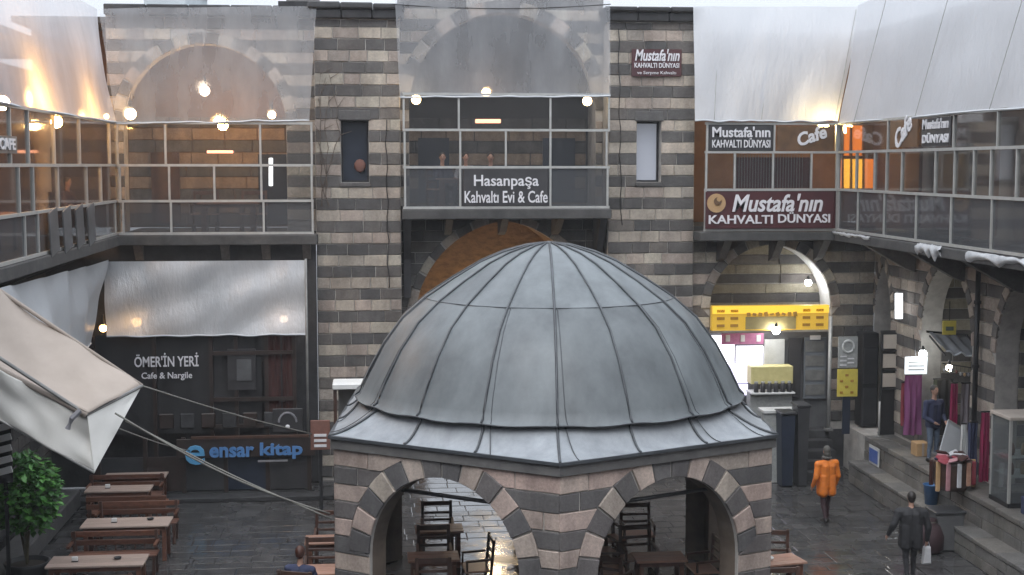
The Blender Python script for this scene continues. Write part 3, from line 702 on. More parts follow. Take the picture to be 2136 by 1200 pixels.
# bookshop beneath, with blue channel letters
bs = thing('bookshop', 'low dark bookshop front with wooden signboard, blue letters ensar kitap', 'shop front', (-3.1, 33.1, 0))
MB().box((-6.9, 33.05, 0.0), (-1.5, 33.38, 0.12)).build('doorstep', 'black_cornice', bs)
MB().box((-7.2, 32.55, -0.02), (-1.0, 33.04, 0.10), 0, .02).build('plinth', 'black_cornice', bs)
for xa in (-6.6, -5.5, -4.6, -3.6, -2.6, -1.6): MB().box((xa - .05, 33.06, 0.12), (xa + .05, 33.16, 1.46)).build('post', 'wood_black', bs)
for i, (xa, xb) in enumerate(((-6.55, -5.55), (-5.45, -4.65), (-4.55, -3.65), (-3.55, -2.65), (-2.55, -1.65))):
    MB().box((xa, 33.1, 0.16), (xb, 33.13, 1.0)).build('window_pane', ('dark_panel', 'wood_black', 'dark_panel', 'deep_blue', 'sign_dark')[i], bs)
MB().box((-4.75, 32.98, 0.98), (-1.45, 33.05, 1.44), 0, .01).build('signboard', 'wood_black', bs)
MB().box((-4.4, 32.95, 1.44), (-1.6, 33.05, 1.50)).build('trim', 'wood_brown', bs)
fb = Frame((0, 32.98, 0), UX)
text('e', fb, PY(406, 940, 32.9)[0], 1.14, 0.05, 0.46, 0.46, 'letter_skyblue', bs, bold=.008, extrude=.04)
text('ensar', fb, PY(482, 940, 32.9)[0], 1.155, 0.04, 1.06, 0.25, 'letter_blue', bs, bold=.03, extrude=.03)
text('kitap', fb, PY(586, 940, 32.9)[0], 1.16, 0.04, 1.02, 0.40, 'letter_blue', bs, bold=.03, extrude=.03)
MB().box((PY(538, 962, 32.95)[0], 32.93, .86), (PY(600, 962, 32.95)[0], 32.975, .90)).build('underline', 'letter_grey', bs)
rs_ = thing('red_sign', 'small brick red sign with white bars tucked behind the dome eave', 'sign', (PY(668, 915, 31)[0], 31, 0))
p = PY(668, 910, 31); MB().box((p.x - .22, 31, p.z - .32), (p.x + .22, 31.06, p.z + .36), 0, .01).build('board', 'brick_red', rs_)
MB().box((p.x - .04, 31.06, 0), (p.x + .04, 31.12, p.z + .3)).build('post', 'dark_metal', rs_)
for i in range(3): MB().box((p.x - .14, 30.98, p.z - .25 + i * .12), (p.x + .14, 30.998, p.z - .19 + i * .12)).build('mark', 'letter_white', rs_)
ws = thing('service_stand', 'small dark service stand with white flat roof behind the dome', 'stand', (PY(728, 820, 32)[0], 32, 0))
p = PY(728, 803, 32); MB().box((p.x - .38, 31.7, p.z - .07), (p.x + .38, 32.5, p.z + .07), 0, .02).build('roof', 'white_paint', ws)
for sx in (-.32, .32): MB().box((p.x + sx - .04, 31.8, 0), (p.x + sx + .04, 31.88, p.z - .07)).build('post', 'wood_dark', ws)
MB().box((p.x - .3, 31.9, 0), (p.x + .3, 32.3, p.z - .9), 0, .02).build('counter', 'wood_dark', ws)
MB().box((p.x - .26, 32.28, p.z - .88), (p.x + .26, 32.32, p.z - .10)).build('back_panel', 'dull_metal', ws)

# ------------------------------------------------------------------ side wings
lw = thing('left_wing', 'dark stone wing of the courtyard behind the beige awning, with lit gallery', 'building wing', (-7.7, 28, 0))
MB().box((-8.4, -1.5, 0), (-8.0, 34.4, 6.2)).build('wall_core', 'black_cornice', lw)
frw = Frame((-8.0, 0, 0), (0, 1, 0)); coursed(lw, frw, 20, 34.2, 0.1, 3.2, 0.3, True, (0.5, 0.9), mats=('grey_stone', 'dark_stone'), seed=71, joined=True)
MB().box((-9.2, -1.5, 6.2), (-9.0, 38.2, 10.5)).build('gallery_wall', 'plaster_brown', lw)
MB().box((-9.2, -1.5, 10.505), (-7.0, 33.8, 10.66)).build('roof', 'concrete', lw)
for (ya, yb, zz) in ((27.0, 27.9, 8.4), (30.2, 31.2, 8.4), (23.5, 24.5, 8.4)):
    MB().box((-8.99, ya, 6.4), (-8.93, yb, zz)).build('door', 'wood_dark', lw)
MB().box((-7.4, 18, 0), (-6.9, 32.4, 0.42), 0, .03).build('ledge', 'concrete', lw)
rw = thing('right_wing', 'striped stone wing of the courtyard with a row of shop arches', 'building wing', (13.2, 28, 1.1))
WX = 13.2; fwr = Frame((WX, 0, 0), (0, -1, 0))
ars = [Arch(-34.25, 4.1, 0.62, 1.35), Arch(-30.3, 4.0, 1.42, 1.78), Arch(-26.3, 4.0, 1.42, 1.78), Arch(-22.3, 4.0, 1.42, 1.78)]
for i, (ua, ub) in enumerate(((-34.88, -33.0), (-33.0, -28.3), (-28.3, -24.3), (-24.3, -20.0))):
    arch_core(rw, fwr, ua, ub, 1.1, 6.35, ars[i], 0.5, 'mortar')
coursed(rw, fwr, -34.85, -23.2, course_z(4), course_z(22), CH, True, (0.4, 0.75), [a.excl(0.22) for a in ars], seed=72)
for a in ars[:3]: voussoirs(rw, fwr, a, 8, 0.22, mats=('light_stone', 'grey_stone'))
MB().box((14.6, -1.5, 1.1), (14.8, 35.8, 6.35)).build('shop_back', 'mortar', rw)
frb = Frame((14.6, 0, 0), (0, -1, 0)); coursed(rw, frb, -34.8, -22.5, 3.2, 6.3, 0.26, False, (1.0, 2.0), mats=('niche_light', 'dark_stone'), seed=73, joined=True)
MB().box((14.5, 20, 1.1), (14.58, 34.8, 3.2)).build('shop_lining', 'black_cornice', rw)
for a in ars[1:]:      # the party walls between shops, seen edge-on through the arches
    yj = -a.cx + a.hw
    frj = Frame((0, yj + .02, 0), UX)
    MB().box((13.72, yj + .02, 1.1), (14.48, yj + .3, 6.2)).build('party_wall', 'mortar', rw)
    coursed(rw, frj, 13.72, 14.48, 1.15, 6.2, 0.26, True, (0.74, 0.76), mats=('niche_light', 'dark_stone'), seed=int(yj), proud=.02)
MB().box((11.9, 18, 6.14), (16, 34.9, 6.30)).build('floor_slab', 'concrete', rw)
MB().box((13.6, -1.5, 6.3), (13.8, 37.55, 11.29)).build('gallery_wall', 'plaster_brown', rw)
MB().box((12.5, -1.5, 11.3), (16, 34.7, 11.4)).build('roof', 'concrete', rw)
for (px, mm) in ((1937, 'column_cream'), (2100, 'column_cream')):
    yc = PX(px, 360, 13.2)[1]; MB().lathe([(.2, 6.3), (.2, 6.5), (.15, 6.55), (.14, 8.6), (.2, 8.75), (.2, 9)], (13.2, yc, 0), 14).build('column', mm, rw, True)
for (px0, px1) in ((1890, 1925), (2000, 2030)):
    ya, yb = PX(px0, 360, 13.6)[1], PX(px1, 360, 13.6)[1]
    MB().box((13.5, yb, 6.4), (13.595, ya, 8.5)).build('door', 'wood_dark', rw)
fwg = thing('front_wing', 'stone wing of the courtyard on the near side, below the viewpoint', 'building wing', (3, -2, 0))
MB().box((-9, -2.4, 0), (16, -1.6, 11.6)).build('wall_core', 'grey_stone', fwg)
MB().lathe([(.3, 6.3), (.3, 6.5), (.2, 6.55), (.19, 8.4), (.28, 8.6), (.28, 9.0)], (-8.0, PX(90, 380, -8.0)[1], 0), 16).build('column', 'column_cream', lw, True)
dp = thing('drain_pipe', 'dark drain pipe running down the striped wall between shop arches', 'pipe', (13.05, PX(2040, 600, 13.05)[1], 1.1))
yp = PX(2040, 600, 13.05)[1]; MB().tube([(13.05, yp, 6.1), (13.05, yp, 1.2)], .06, 8).build('pipe', 'dark_metal', dp, True)
for z in (2.2, 3.6, 5.0): MB().tube([(13.05, yp, z), (13.05, yp, z + .07)], .085, 8).build('bracket', 'dark_metal', dp)

# ================================================================== GLAZED GALLERIES
def gallery(label, fr, bands, mats, loc, slab=None, rail_m='pale_metal', cat='glazed gallery'):
    """bands: (z_low, z_high, [post positions]); mats: pane material per band"""
    t = thing('glazed_gallery', label, cat, loc)
    ext = [p for b in bands for p in b[2]]; x0, x1 = min(ext), max(ext)
    zs = sorted({z for b in bands for z in b[:2]})
    for z in zs: MB().prism([(x0 - .03, z - .03), (x1 + .03, z - .03), (x1 + .03, z + .03), (x0 - .03, z + .03)], fr, -.04, .035, 0, .006).build('rail', rail_m, t)
    for (za, zb, ps), pm in zip(bands, mats):
        for i, u in enumerate(ps):
            MB().prism([(u - .025, za + .03), (u + .025, za + .03), (u + .025, zb - .03), (u - .025, zb - .03)], fr, -.035, .028, 0, .005).build('post', rail_m, t)
            if i < len(ps) - 1 and pm:
                MB().prism([(u + .026, za + .031), (ps[i + 1] - .026, za + .031), (ps[i + 1] - .026, zb - .031), (u + .026, zb - .031)], fr, -.012, -.004).build('pane', pm if isinstance(pm, str) else pm[i], t)
    return t
GY = 34.0
def xs(y, *px): return [PY(p, y, GY)[0] for p in px]
frg = Frame((0, GY, 0), UX)
gl = gallery('glazed gallery in the left bay, warm lamps behind, dark lower panes', frg,
             [(8.0, 9.02, xs(300, 245, 345, 543, 650)), (7.13, 8.0, xs(370, 250, 353, 447, 545, 650)), (6.34, 7.13, xs(450, 257, 357, 550, 652))],
             ['pane_glass', 'pane_glass', 'smoke_pane'], (-3.8, GY, 6.1))
gc = gallery('glazed gallery in the centre bay, sign Hasanpaşa on its parapet', frg,
             [(8.87, 9.75, xs(240, 842, 957, 1148, 1270)), (7.95, 8.87, xs(310, 844, 960, 1055, 1148, 1265)), (6.95, 7.95, xs(400, 845, 960, 1148, 1267))],
             ['pane_glass', 'pane_glass', ['smoke_pane', 'sign_dark', 'smoke_pane']], (3.3, GY, 6.7))
gr = gallery('glazed gallery in the right bay above the maroon sign', frg,
             [(8.33, 9.05, xs(290, 1475, 1615, 1745)), (7.38, 8.33, xs(360, 1473, 1532, 1612, 1692, 1745)), (6.36, 7.38, xs(440, 1471, 1745))],
             [['sign_dark', 'pane_glass'], 'pane_glass', 'maroon'], (10, GY, 6.1))
RX = 11.83; LX = -6.22
frR = Frame((RX, 0, 0), (0, -1, 0)); frLw = Frame((LX, 0, 0), (0, 1, 0))
def ysR(y, *px): return [-PX(p, y, RX)[1] for p in px]
def ysL(y, *px): return [PX(p, y, LX)[1] for p in px]
grw = gallery('glazed gallery along the right wing, slanting away under white sheeting', frR,
              [(8.33, 9.05, ysR(290, 1750, 1853, 1990, 2082) + [-18.5]), (7.38, 8.33, ysR(360, 1750, 1787, 1825, 1850, 1882, 1952, 1992, 2032, 2068, 2122) + [-18.5]), (6.36, 7.38, ysR(450, 1750, 1790, 1845, 1912, 1985, 2070) + [-18.5])],
              ['pane_glass', 'pane_glass', 'smoke_pane'], (RX, 27, 6.1))
glw = gallery('glazed gallery along the left wing, orange lamps and white column inside', frLw,
              [(8.0, 9.02, [18.5] + ysL(290, 20, 58, 112, 165, 228, 243)), (7.13, 8.0, [18.5] + ysL(380, 38, 68, 120, 180, 210, 245)), (6.34, 7.13, [18.5] + ysL(460, 50, 78, 195, 240, 250))],
              ['pane_glass', 'pane_glass', 'smoke_pane'], (LX, 27, 6.1))
# slabs, corbels, parapet boards
def slab(t, a, b, m='concrete'): MB().box(a, b, 0, .02).build('floor_slab', m, t)
slab(gl, (-6.3, 33.92, 6.05), (-1.38, 38, 6.30)); slab(gc, (0.72, 33.9, 6.66), (5.96, 38, 6.91)); slab(gr, (8.24, 33.93, 6.08), (11.82, 35.0, 6.31))
slab(grw, (RX - .1, 18, 6.08), (13.3, 33.92, 6.31)); slab(glw, (-9, 18, 6.05), (LX + .1, 33.9, 6.30))
for x in [PY(p, 510, 34.3)[0] for p in (290, 470, 555, 640)]:
    MB().prism([(34.0, 6.04), (34.6, 6.04), (34.6, 5.6), (34.35, 5.68)], Frame((x, 0, 0), (0, 1, 0)), -.1, .1, 0, .01).build('corbel', 'grey_stone', gl)
for x in (0.86, 5.80):
    MB().prism([(34.1, 6.65), (35.3, 6.65), (35.3, 4.6), (35.05, 4.6), (34.95, 5.6)], Frame((x, 0, 0), (0, 1, 0)), -.09, .09, 0, .01).build('bracket', 'black_cornice', gc)
for x in (1.9, 3.3, 4.7):
    MB().prism([(34.1, 6.65), (35.3, 6.65), (35.3, 6.2), (34.8, 6.3)], Frame((x, 0, 0), (0, 1, 0)), -.09, .09, 0, .01).build('corbel', 'dark_stone', gc)
for x in (9.0, 10.4, 11.6):
    MB().prism([(34.05, 6.07), (34.88, 6.07), (34.88, 5.5), (34.6, 5.6)], Frame((x, 0, 0), (0, 1, 0)), -.1, .1, 0, .01).build('corbel', 'dark_stone', gr)
for y in (32.2, 29.4, 26.6, 23.8):
    MB().prism([(RX + .05, 6.07), (13.16, 6.07), (13.16, 5.4), (12.9, 5.5)], Frame((0, y, 0), UX), -.12, .12, 0, .01).build('corbel', 'dark_stone', grw)
    MB().prism([(LX - .05, 6.04), (-7.9, 6.04), (-7.9, 5.4), (-7.6, 5.5)], Frame((0, y, 0), UX), -.12, .12, 0, .01).build('corbel', 'dark_stone', glw)
ya, yb = PX(85, 480, LX)[1], PX(192, 480, LX)[1]
for i in range(4):      # grey boards leaning inside the left wing's parapet
    y0 = ya + (yb - ya) * (i + .15) / 4
    MB().obox((LX + .10, y0 + .45, 6.72), (.03, (yb - ya) / 4 * .6, .86), Matrix.Rotation(rad(9), 3, 'X'), 0, .006).build('leaning_board', 'board_grey', glw)
# thin vertical curtain rods behind the right bay's middle panes
for i in range(26):
    x = PY(1534, 360, GY)[0] + i * .072
    MB().box((x - .006, GY + .18, 7.42), (x + .006, GY + .192, 8.28)).build('curtain_rod', 'dull_metal', gr)
MB().box((PY(1534, 360, GY)[0], GY + .2, 7.42), (PY(1700, 360, GY)[0], GY + .22, 8.2)).build('curtain', 'maroon', gr)
# cables strung along the stone
for i, (px, y0, y1, lab) in enumerate(((1290, 60, 470, 'thin black cable hanging down the left edge of the right pier'), (805, 250, 600, 'thin black cable running down the right edge of the left pier'))):
    a, b = PY(px, y0, 34.52), PY(px + 6, y1, 34.52); t = thing('cable', lab, 'cable', b)
    MB().tube([a.lerp(b, k / 14) + Vector((.025 * math.sin(k * 1.9 + i), 0, 0)) for k in range(15)], .012, 5).build('wire', 'dark_metal', t, True)
hs = thing('hanging_sign', 'small yellow-green sign hanging over the textile stall awning', 'sign', PX(1980, 684, 12.9))
q = PX(1980, 684, 12.9); MB().box((q.x - .16, q.y - .02, q.z - .16), (q.x + .16, q.y + .02, q.z + .16), 0, .01).build('board', 'yellow_print', hs); MB().box((q.x - .09, q.y - .035, q.z - .06), (q.x + .09, q.y - .022, q.z + .03)).build('print', 'green_cloth', hs)
MB().tube([(q.x, q.y, q.z + .16), (q.x, q.y, q.z + .6)], .012, 5).build('wire', 'dark_metal', hs)
# crumpled plastic along the right wing's slab
cr = tag(None or MB().build('x', 'crumpled') if False else thing('crumpled_plastic', 'crumpled white plastic caught along the right gallery floor edge', 'plastic sheet', (RX - .12, 28, 6.2)), None)
def crumple(ya, yb, z, w, h, seed):
    b = MB(); nx, ny = 26, 5; vs = []
    for j in range(ny + 1):
        for i in range(nx + 1):
            s, t = i / nx, j / ny; q = noise.noise(Vector((s * 14 + seed, t * 3, seed))); q2 = noise.noise(Vector((s * 6 + seed, 2.2, seed)))
            vs.append((RX - .11 - w * math.sin(math.pi * t) * (0.7 + .5 * q), ya + (yb - ya) * s, z - h * t * (0.8 + .9 * max(-.5, q2)) + .04 * q))
    b.add(vs, [(j * (nx + 1) + i, j * (nx + 1) + i + 1, (j + 1) * (nx + 1) + i + 1, (j + 1) * (nx + 1) + i) for j in range(ny) for i in range(nx)]).build('fold', 'crumpled', cr, True)
crumple(PX(1745, 490, RX)[1], PX(1825, 495, RX)[1], 6.32, .06, .12, 1)
crumple(PX(1925, 510, RX)[1], PX(1975, 515, RX)[1], 6.33, .10, .34, 5)
crumple(PX(2030, 525, RX)[1], 22.4, 6.31, .10, .20, 9)

# ================================================================== SIGNS
def sign(name, label, fr, u0, u1, z0, z1, m, d=0.06, th=0.04):
    t = thing(name, label, 'sign', fr.at((u0 + u1) / 2, z0, d))
    MB().prism([(u0, z0), (u1, z0), (u1, z1), (u0, z1)], fr, d - th, d, 0, .008).build('board', m, t)
    return t
p0, p1 = PY(1316, 160, PYF), PY(1420, 104, PYF)
fps = Frame((0, PYF, 0), UX)
s1 = sign('wall_sign', 'small maroon sign Mustafa\'nın high on the right stone pier', fps, p0.x, p1.x, p0.z, p1.z, 'maroon', .12)
cx = (p0.x + p1.x) / 2
text("Mustafa'nın", fps, cx, p1.z - .17, .13, 1.15, .30, 'letter_white', s1, shear=.25, bold=.02)
text("KAHVALTI DÜNYASI", fps, cx, p0.z + .27, .13, 1.15, .15, 'letter_white', s1, bold=.015)
text("ve Serpme Kahvaltı", fps, cx, p0.z + .09, .13, 1.0, .1, 'letter_white', s1)
x0, x1 = PY(1472, 440, 33.9)[0], PY(1740, 440, 33.9)[0]
s2 = sign('shop_sign', 'long maroon sign Mustafa\'nın KAHVALTI DÜNYASI with round tan logo', frg, x0, x1, 6.40, 7.33, 'maroon', .10)
text("Mustafa'nın", frg, PY(1620, 425, 33.9)[0], 7.02, .115, 2.36, .46, 'letter_white', s2, shear=.25, bold=.02)
text("KAHVALTI", frg, PY(1545, 455, 33.9)[0], 6.62, .115, 1.66, .22, 'letter_white', s2, bold=.02)
text("DÜNYASI", frg, PY(1677, 455, 33.9)[0], 6.64, .115, 1.36, .27, 'letter_white', s2, bold=.02)
lc = PY(1494, 424, 33.9)
MB().tube([lc, lc + Vector((0, -.03, 0))], .24, 20).build('logo_disc', 'tan', s2)
MB().tube([lc + Vector((.03, -.03, .05)), lc + Vector((.03, -.05, .05))], .10, 14).build('logo_mark', 'sign_brown', s2)
MB().tube([lc + Vector((.06, -.05, .10)), lc + Vector((.06, -.06, .10))], .06, 12).build('logo_mark', 'tan', s2)
s3 = sign('gallery_sign', 'dark parapet sign Hasanpaşa Kahvaltı Evi & Cafe on the centre gallery', frg, xs(400, 966)[0], xs(400, 1142)[0], 6.99, 7.91, 'sign_dark', .05, .03)
text("Hasanpaşa", frg, xs(400, 1055)[0], 7.61, .06, 1.62, .36, 'letter_white', s3, bold=.012)
text("Kahvaltı Evi & Cafe", frg, xs(400, 1055)[0], 7.20, .06, 2.08, .30, 'letter_white', s3, bold=.012)
s4 = sign('gallery_sign', 'dark upper sign MUSTAFA\'NIN KAHVALTI DÜNYASI in the right gallery\'s corner pane', frg, xs(290, 1479)[0], xs(290, 1611)[0], 8.37, 9.0, 'sign_dark', .05, .03)
text("Mustafa'nın", frg, xs(280, 1545)[0], 8.82, .06, 1.5, .27, 'letter_white', s4, bold=.02)
text("KAHVALTI DÜNYASI", frg, xs(300, 1545)[0], 8.53, .06, 1.5, .24, 'letter_white', s4, bold=.015)
s5 = sign('cafe_board', 'brown board with slanted white word Cafe under the bright corner lamp', frg, xs(290, 1620)[0], xs(290, 1738)[0], 8.38, 8.98, 'sign_brown', .05, .03)
text("Cafe", frg, xs(290, 1690)[0], 8.72, .06, .78, .34, 'letter_white', s5, bold=.03, rot=rad(18), shear=.2)
u0, u1 = ysR(280, 1927, 1987)
s6 = sign('gallery_sign', 'grey two-line sign beyond the Cafe boards on the right wing glazing', frR, u0, u1, 8.40, 9.0, 'sign_dark', .05, .03)
text("Mustafa'nın", frR, (u0 + u1) / 2, 8.86, .06, abs(u1 - u0) * .9, .22, 'letter_white', s6, bold=.03)
text("DÜNYASI", frR, (u0 + u1) / 2, 8.55, .06, abs(u1 - u0) * .9, .22, 'letter_white', s6, bold=.03)
u0, u1 = ysR(280, 1860, 1918)
s7 = sign('cafe_board', 'amber brown board with one slanted white word, on the right wing glazing', frR, u0, u1, 8.40, 9.0, 'sign_brown', .05, .03)
text("Cafe", frR, (u0 + u1) / 2, 8.72, .06, 1.0, .42, 'letter_white', s7, bold=.03, rot=rad(30), shear=.2)
s9 = sign('gallery_sign', 'small white lettered board on the left wing glazing', frLw, PX(-30, 305, LX)[1], PX(30, 305, LX)[1], 8.2, 8.5, 'board_grey', .05, .03)
text("CAFE", frLw, PX(8, 305, LX)[1], 8.35, .06, 1.0, .2, 'letter_white', s9, bold=.03)
# yellow lit sign over the corner shop
fy = Frame((0, 34.55, 0), UX)
ya_, yb_ = PY(1484, 690, 34.5), PY(1727, 636, 34.5)
s10 = sign('shop_sign', 'lit yellow patterned sign over the corner shop, under the arched niche', fy, ya_.x, yb_.x, ya_.z, yb_.z, 'sign_yellow', .12, .2)
MB().box((ya_.x, 34.40, yb_.z - .20), (yb_.x, 34.425, yb_.z)).build('lit_band', 'sign_top', s10)
for side in (0, 1):
    for i in range(3):
        for j in range(2):
            x = ya_.x + .12 + j * .36 + side * (yb_.x - ya_.x - .82); z = ya_.z + .1 + i * .19
            MB().box((x, 34.40, z), (x + .2, 34.424, z + .07)).build('mark', 'amber_mark', s10)
MB().box((ya_.x + .88, 34.41, ya_.z + .03), (yb_.x - .88, 34.425, ya_.z + .36)).build('lower_panel', 'sign_olive', s10)
for i in range(9):
    x = ya_.x + .9 + i * .155; h_ = R.uniform(.05, .13)
    MB().obox((x + .05, 34.39, yb_.z - .22), (.10, .012, h_), Matrix.Rotation(R.uniform(-.5, .5), 3, 'Y'), 0, .004).build('mark', 'amber_mark', s10)

# ================================================================== CORNER SHOP
cs = thing('corner_shop', 'brightly lit corner shop front with white windows and slate door', 'shop front', (10.4, 35.0, 1.05))
FYS = 34.86
def sbox(px0, py0, px1, py1, Y, d, m, name, parent, ch=0.0):
    a, b = PY(px0, py1, Y), PY(px1, py0, Y); return MB().box((a.x, Y, a.z), (b.x, Y + d, b.z), 0, ch).build(name, m, parent)
sbox(1480, 692, 1740, 905, 34.98, .03, 'board_grey', 'shop_wall', cs)
w1 = sbox(1484, 700, 1532, 800, FYS, .06, 'window_white', 'window', cs); sbox(1536, 722, 1592, 790, FYS, .06, 'window_white', 'window', cs)
sbox(1484, 802, 1560, 826, FYS, .06, 'window_lilac', 'window', cs); sbox(1520, 758, 1560, 800, FYS - .03, .02, 'window_lilac', 'poster', cs)
sbox(1505, 695, 1593, 719, FYS - .06, .04, 'pink_print', 'pink_sign', cs)
for q in (1514, 1545, 1578): sbox(q, 699, q + 9, 713, FYS - .08, .015, 'letter_white', 'mark', cs)
sbox(1594, 708, 1637, 762, FYS, .05, 'poster_white', 'notice', cs)
sbox(1643, 705, 1672, 830, FYS, .05, 'sign_dark', 'door_jamb', cs)
dr = sbox(1676, 704, 1724, 832, FYS, .05, 'door_slate', 'door', cs)
for k in range(4): sbox(1680, 712 + k * 30, 1720, 734 + k * 30, FYS - .02, .015, 'dull_metal', 'panel', dr)
sbox(1690, 700, 1712, 709, FYS - .05, .03, 'letter_white', 'notice', cs)
pc = thing('shop_post', 'thin pale post carrying the right end of the yellow sign', 'post', (PY(1733, 800, 34.4)[0], 34.4, 1.0))
q = PY(1733, 660, 34.4); MB().tube([(q.x, 34.4, 1.05), (q.x, 34.4, q.z)], .05, 8).build('shaft', 'pale_metal', pc, True)
MB().box((q.x - .1, 34.3, 1.05), (q.x + .1, 34.5, 1.12), 0, .01).build('foot', 'dull_metal', pc)
# display case with jars
dc = thing('display_case', 'pale yellow display case with a row of dark jars before the lit windows', 'display case', (PY(1610, 830, 34.2)[0], 34.2, 1.05))
a, b = PY(1566, 822, 34.2), PY(1655, 764, 34.2)
MB().box((a.x, 34.2, a.z + .25), (b.x, 34.6, b.z), 0, .015).build('back_panel', 'pale_yellow', dc)
MB().box((a.x - .02, 34.05, a.z), (b.x + .02, 34.6, a.z + .05), 0, .01).build('shelf', 'poster_white', dc)
MB().box((a.x, 34.25, 1.05), (b.x, 34.6, a.z - .005), 0, .01).build('cabinet', 'print_grey', dc)
for i in range(6):
    x = a.x + .12 + i * (b.x - a.x - .24) / 5
    j = MB().lathe([(.06, 0), (.065, .02), (.065, .2), (.045, .24)], (x, 34.13, a.z + .051), 10).build('jar', 'sign_dark', dc, True)
    MB().lathe([(.05, .24), (.05, .28)], (x, 34.13, a.z + .051), 10).build('lid', 'pale_metal', j)
ct = thing('counter', 'white topped glass counter behind the dome eave at the corner shop', 'counter', (PY(1620, 850, 33.2)[0], 33.2, 0))
a, b = PY(1590, 862, 33.2), PY(1672, 846, 33.2)
MB().box((a.x, 33.1, a.z), (b.x, 33.6, a.z + .08), 0, .01).build('top', 'poster_white', ct)
MB().box((a.x + .03, 33.15, 0), (b.x - .05, 33.29, a.z)).build('front', 'print_grey', ct)
for i, (pa, pb, tp) in enumerate(((1628, 1660, 866), (1662, 1690, 850))):
    a, b = PY(pa, 985, 32.7), PY(pb, tp, 32.7)
    t = thing('covered_bin', ('shorter navy covered bin nearer the dome, left of the dark steps', 'taller black covered bin touching the left of the dark steps')[i], 'bin', ((a.x + b.x) / 2, 32.7, 0))
    MB().prism([(a.x + .05, 0), (b.x - .05, 0), (b.x, b.z), (a.x, b.z)], Frame((0, 32.7, 0), UX), -.5, 0, 0, .02).build('body', 'deep_blue' if i == 0 else 'dark_panel', t)
    MB().box((a.x - .03, 32.66, b.z + .003), (b.x + .03, 33.24, b.z + .07), 0, .02).build('lid', 'dark_panel', t)
# poster stand
ps_ = thing('poster_stand', 'stand with a grey-white poster over a yellow one, right of the yellow sign', 'poster stand', (12.1, 33.9, 1.1))
a, b = PY(1748, 768, 33.9), PY(1790, 702, 33.9)
MB().box((a.x, 33.9, a.z), (b.x, 33.93, b.z), 0, .005).build('poster', 'print_grey', ps_)
c = Vector(((a.x + b.x) / 2, 33.89, (a.z + b.z) / 2 + .15))
ring = [c + Vector((.15 * math.cos(t * math.pi / 8), 0, .15 * math.sin(t * math.pi / 8))) for t in range(17)]
MB().tube(ring, .03, 5).build('ring_print', 'poster_white', ps_)
for i in range(5): MB().box((a.x + .05 + (i % 2) * .2, 33.885, a.z + .06 + i * .055), (a.x + .22 + (i % 2) * .2, 33.898, a.z + .09 + i * .055)).build('mark', 'letter_white', ps_)
a2, b2 = PY(1746, 828, 33.9), PY(1790, 770, 33.9)
MB().box((a2.x, 33.9, a2.z), (b2.x, 33.93, b2.z), 0, .005).build('poster', 'yellow_print', ps_)
for i in range(4):
    for j in range(3):
        if (i + j) % 2 == 0: MB().box((a2.x + .07 + j * .14, 33.885, a2.z + .08 + i * .15), (a2.x + .15 + j * .14, 33.898, a2.z + .14 + i * .15)).build('mark', 'amber_mark', ps_)
MB().box(((a2.x + b2.x) / 2 - .1, 33.94, 1.05), ((a2.x + b2.x) / 2 + .1, 33.98, a2.z + .3)).build('post', 'deep_blue', ps_)
tc = thing('tall_cabinet', 'tall black shop cabinet between the poster stand and the shelf rack', 'cabinet', (12.75, 34.3, 1.12))
a, b = PY(1796, 880, 34.3), PY(1834, 695, 34.3)
MB().box((a.x, 34.3, 1.15), (b.x, 34.8, b.z), 0, .02).build('body', 'black_cloth', tc)
for k in range(2): MB().box((a.x + .03, 34.27, 1.25 + k * 1.05), (b.x - .03, 34.295, 2.2 + k * 1.05), 0, .01).build('door', 'dark_panel', tc)
sr = thing('shelf_rack', 'dark shelf rack with three beige display cards beside the scarves', 'rack', (13.0, 33.2, 1.12))
a, b = PY(1836, 850, 33.2), PY(1884, 690, 33.2)
for x in (a.x, b.x - .04): MB().box((x, 33.2, 1.15), (x + .04, 33.26, b.z)).build('upright', 'dark_metal', sr)
for k in range(3):
    zz = PY(1860, 808 - k * 40, 33.2).z
    MB().box((a.x + .05, 33.21, zz), (b.x - .05, 33.25, zz + .36), 0, .01).build('display_card', 'column_cream', sr)
    MB().box((a.x + .041, 33.15, zz - .06), (b.x - .041, 33.3, zz - .02)).build('shelf', 'dark_metal', sr)
MB().box((a.x, 33.27, 1.15), (b.x, 33.3, b.z)).build('back_panel', 'black_cloth', sr)
br = thing('bollard_post', 'thin pale barrier post on the terrace edge by the shelf rack', 'post', (PX(1834, 880, 12.7)[0], PX(1834, 880, 12.7)[1], 1.15))
q = PX(1834, 880, 12.7); MB().tube([(q.x, q.y, 1.15), (q.x, q.y, 2.05)], .03, 8).build('shaft', 'pale_metal', br, True)
MB().lathe([(.09, 0), (.09, .02), (.04, .05)], (q.x, q.y, 1.15), 10).build('foot', 'dull_metal', br)

# ------------------------------------------------------------------ textile stall on the terrace
def cloth(label, name, m, X, Y, z0, z1, w, seed, ang=0.0, cat='hanging cloth', group=None):
    t = thing(name, label, cat, (X, Y, z1), group)
    c, s = math.cos(ang), math.sin(ang)
    sheet('cloth', m, t, (X - w / 2 * c, Y - w / 2 * s, z1), (X + w / 2 * c, Y + w / 2 * s, z1), (X + w / 2 * c, Y + w / 2 * s, z0), (X - w / 2 * c, Y - w / 2 * s, z0), 16, 10, .05, seed, 2.5, hem=False)
    MB().tube([(X - w / 2 * c, Y - w / 2 * s, z1 + .02), (X + w / 2 * c, Y + w / 2 * s, z1 + .02)], .018, 6).build('hanger', 'dark_metal', t)
    return t
q0 = PY(1903, 900, 31.2)
cloth('purple scarf hanging below the white notice at the textile stall', 'hanging_scarf', 'purple_cloth', q0.x, 31.2, 1.55, 3.0, .42, 1.3)
q1 = PY(1998, 860, 29.6)
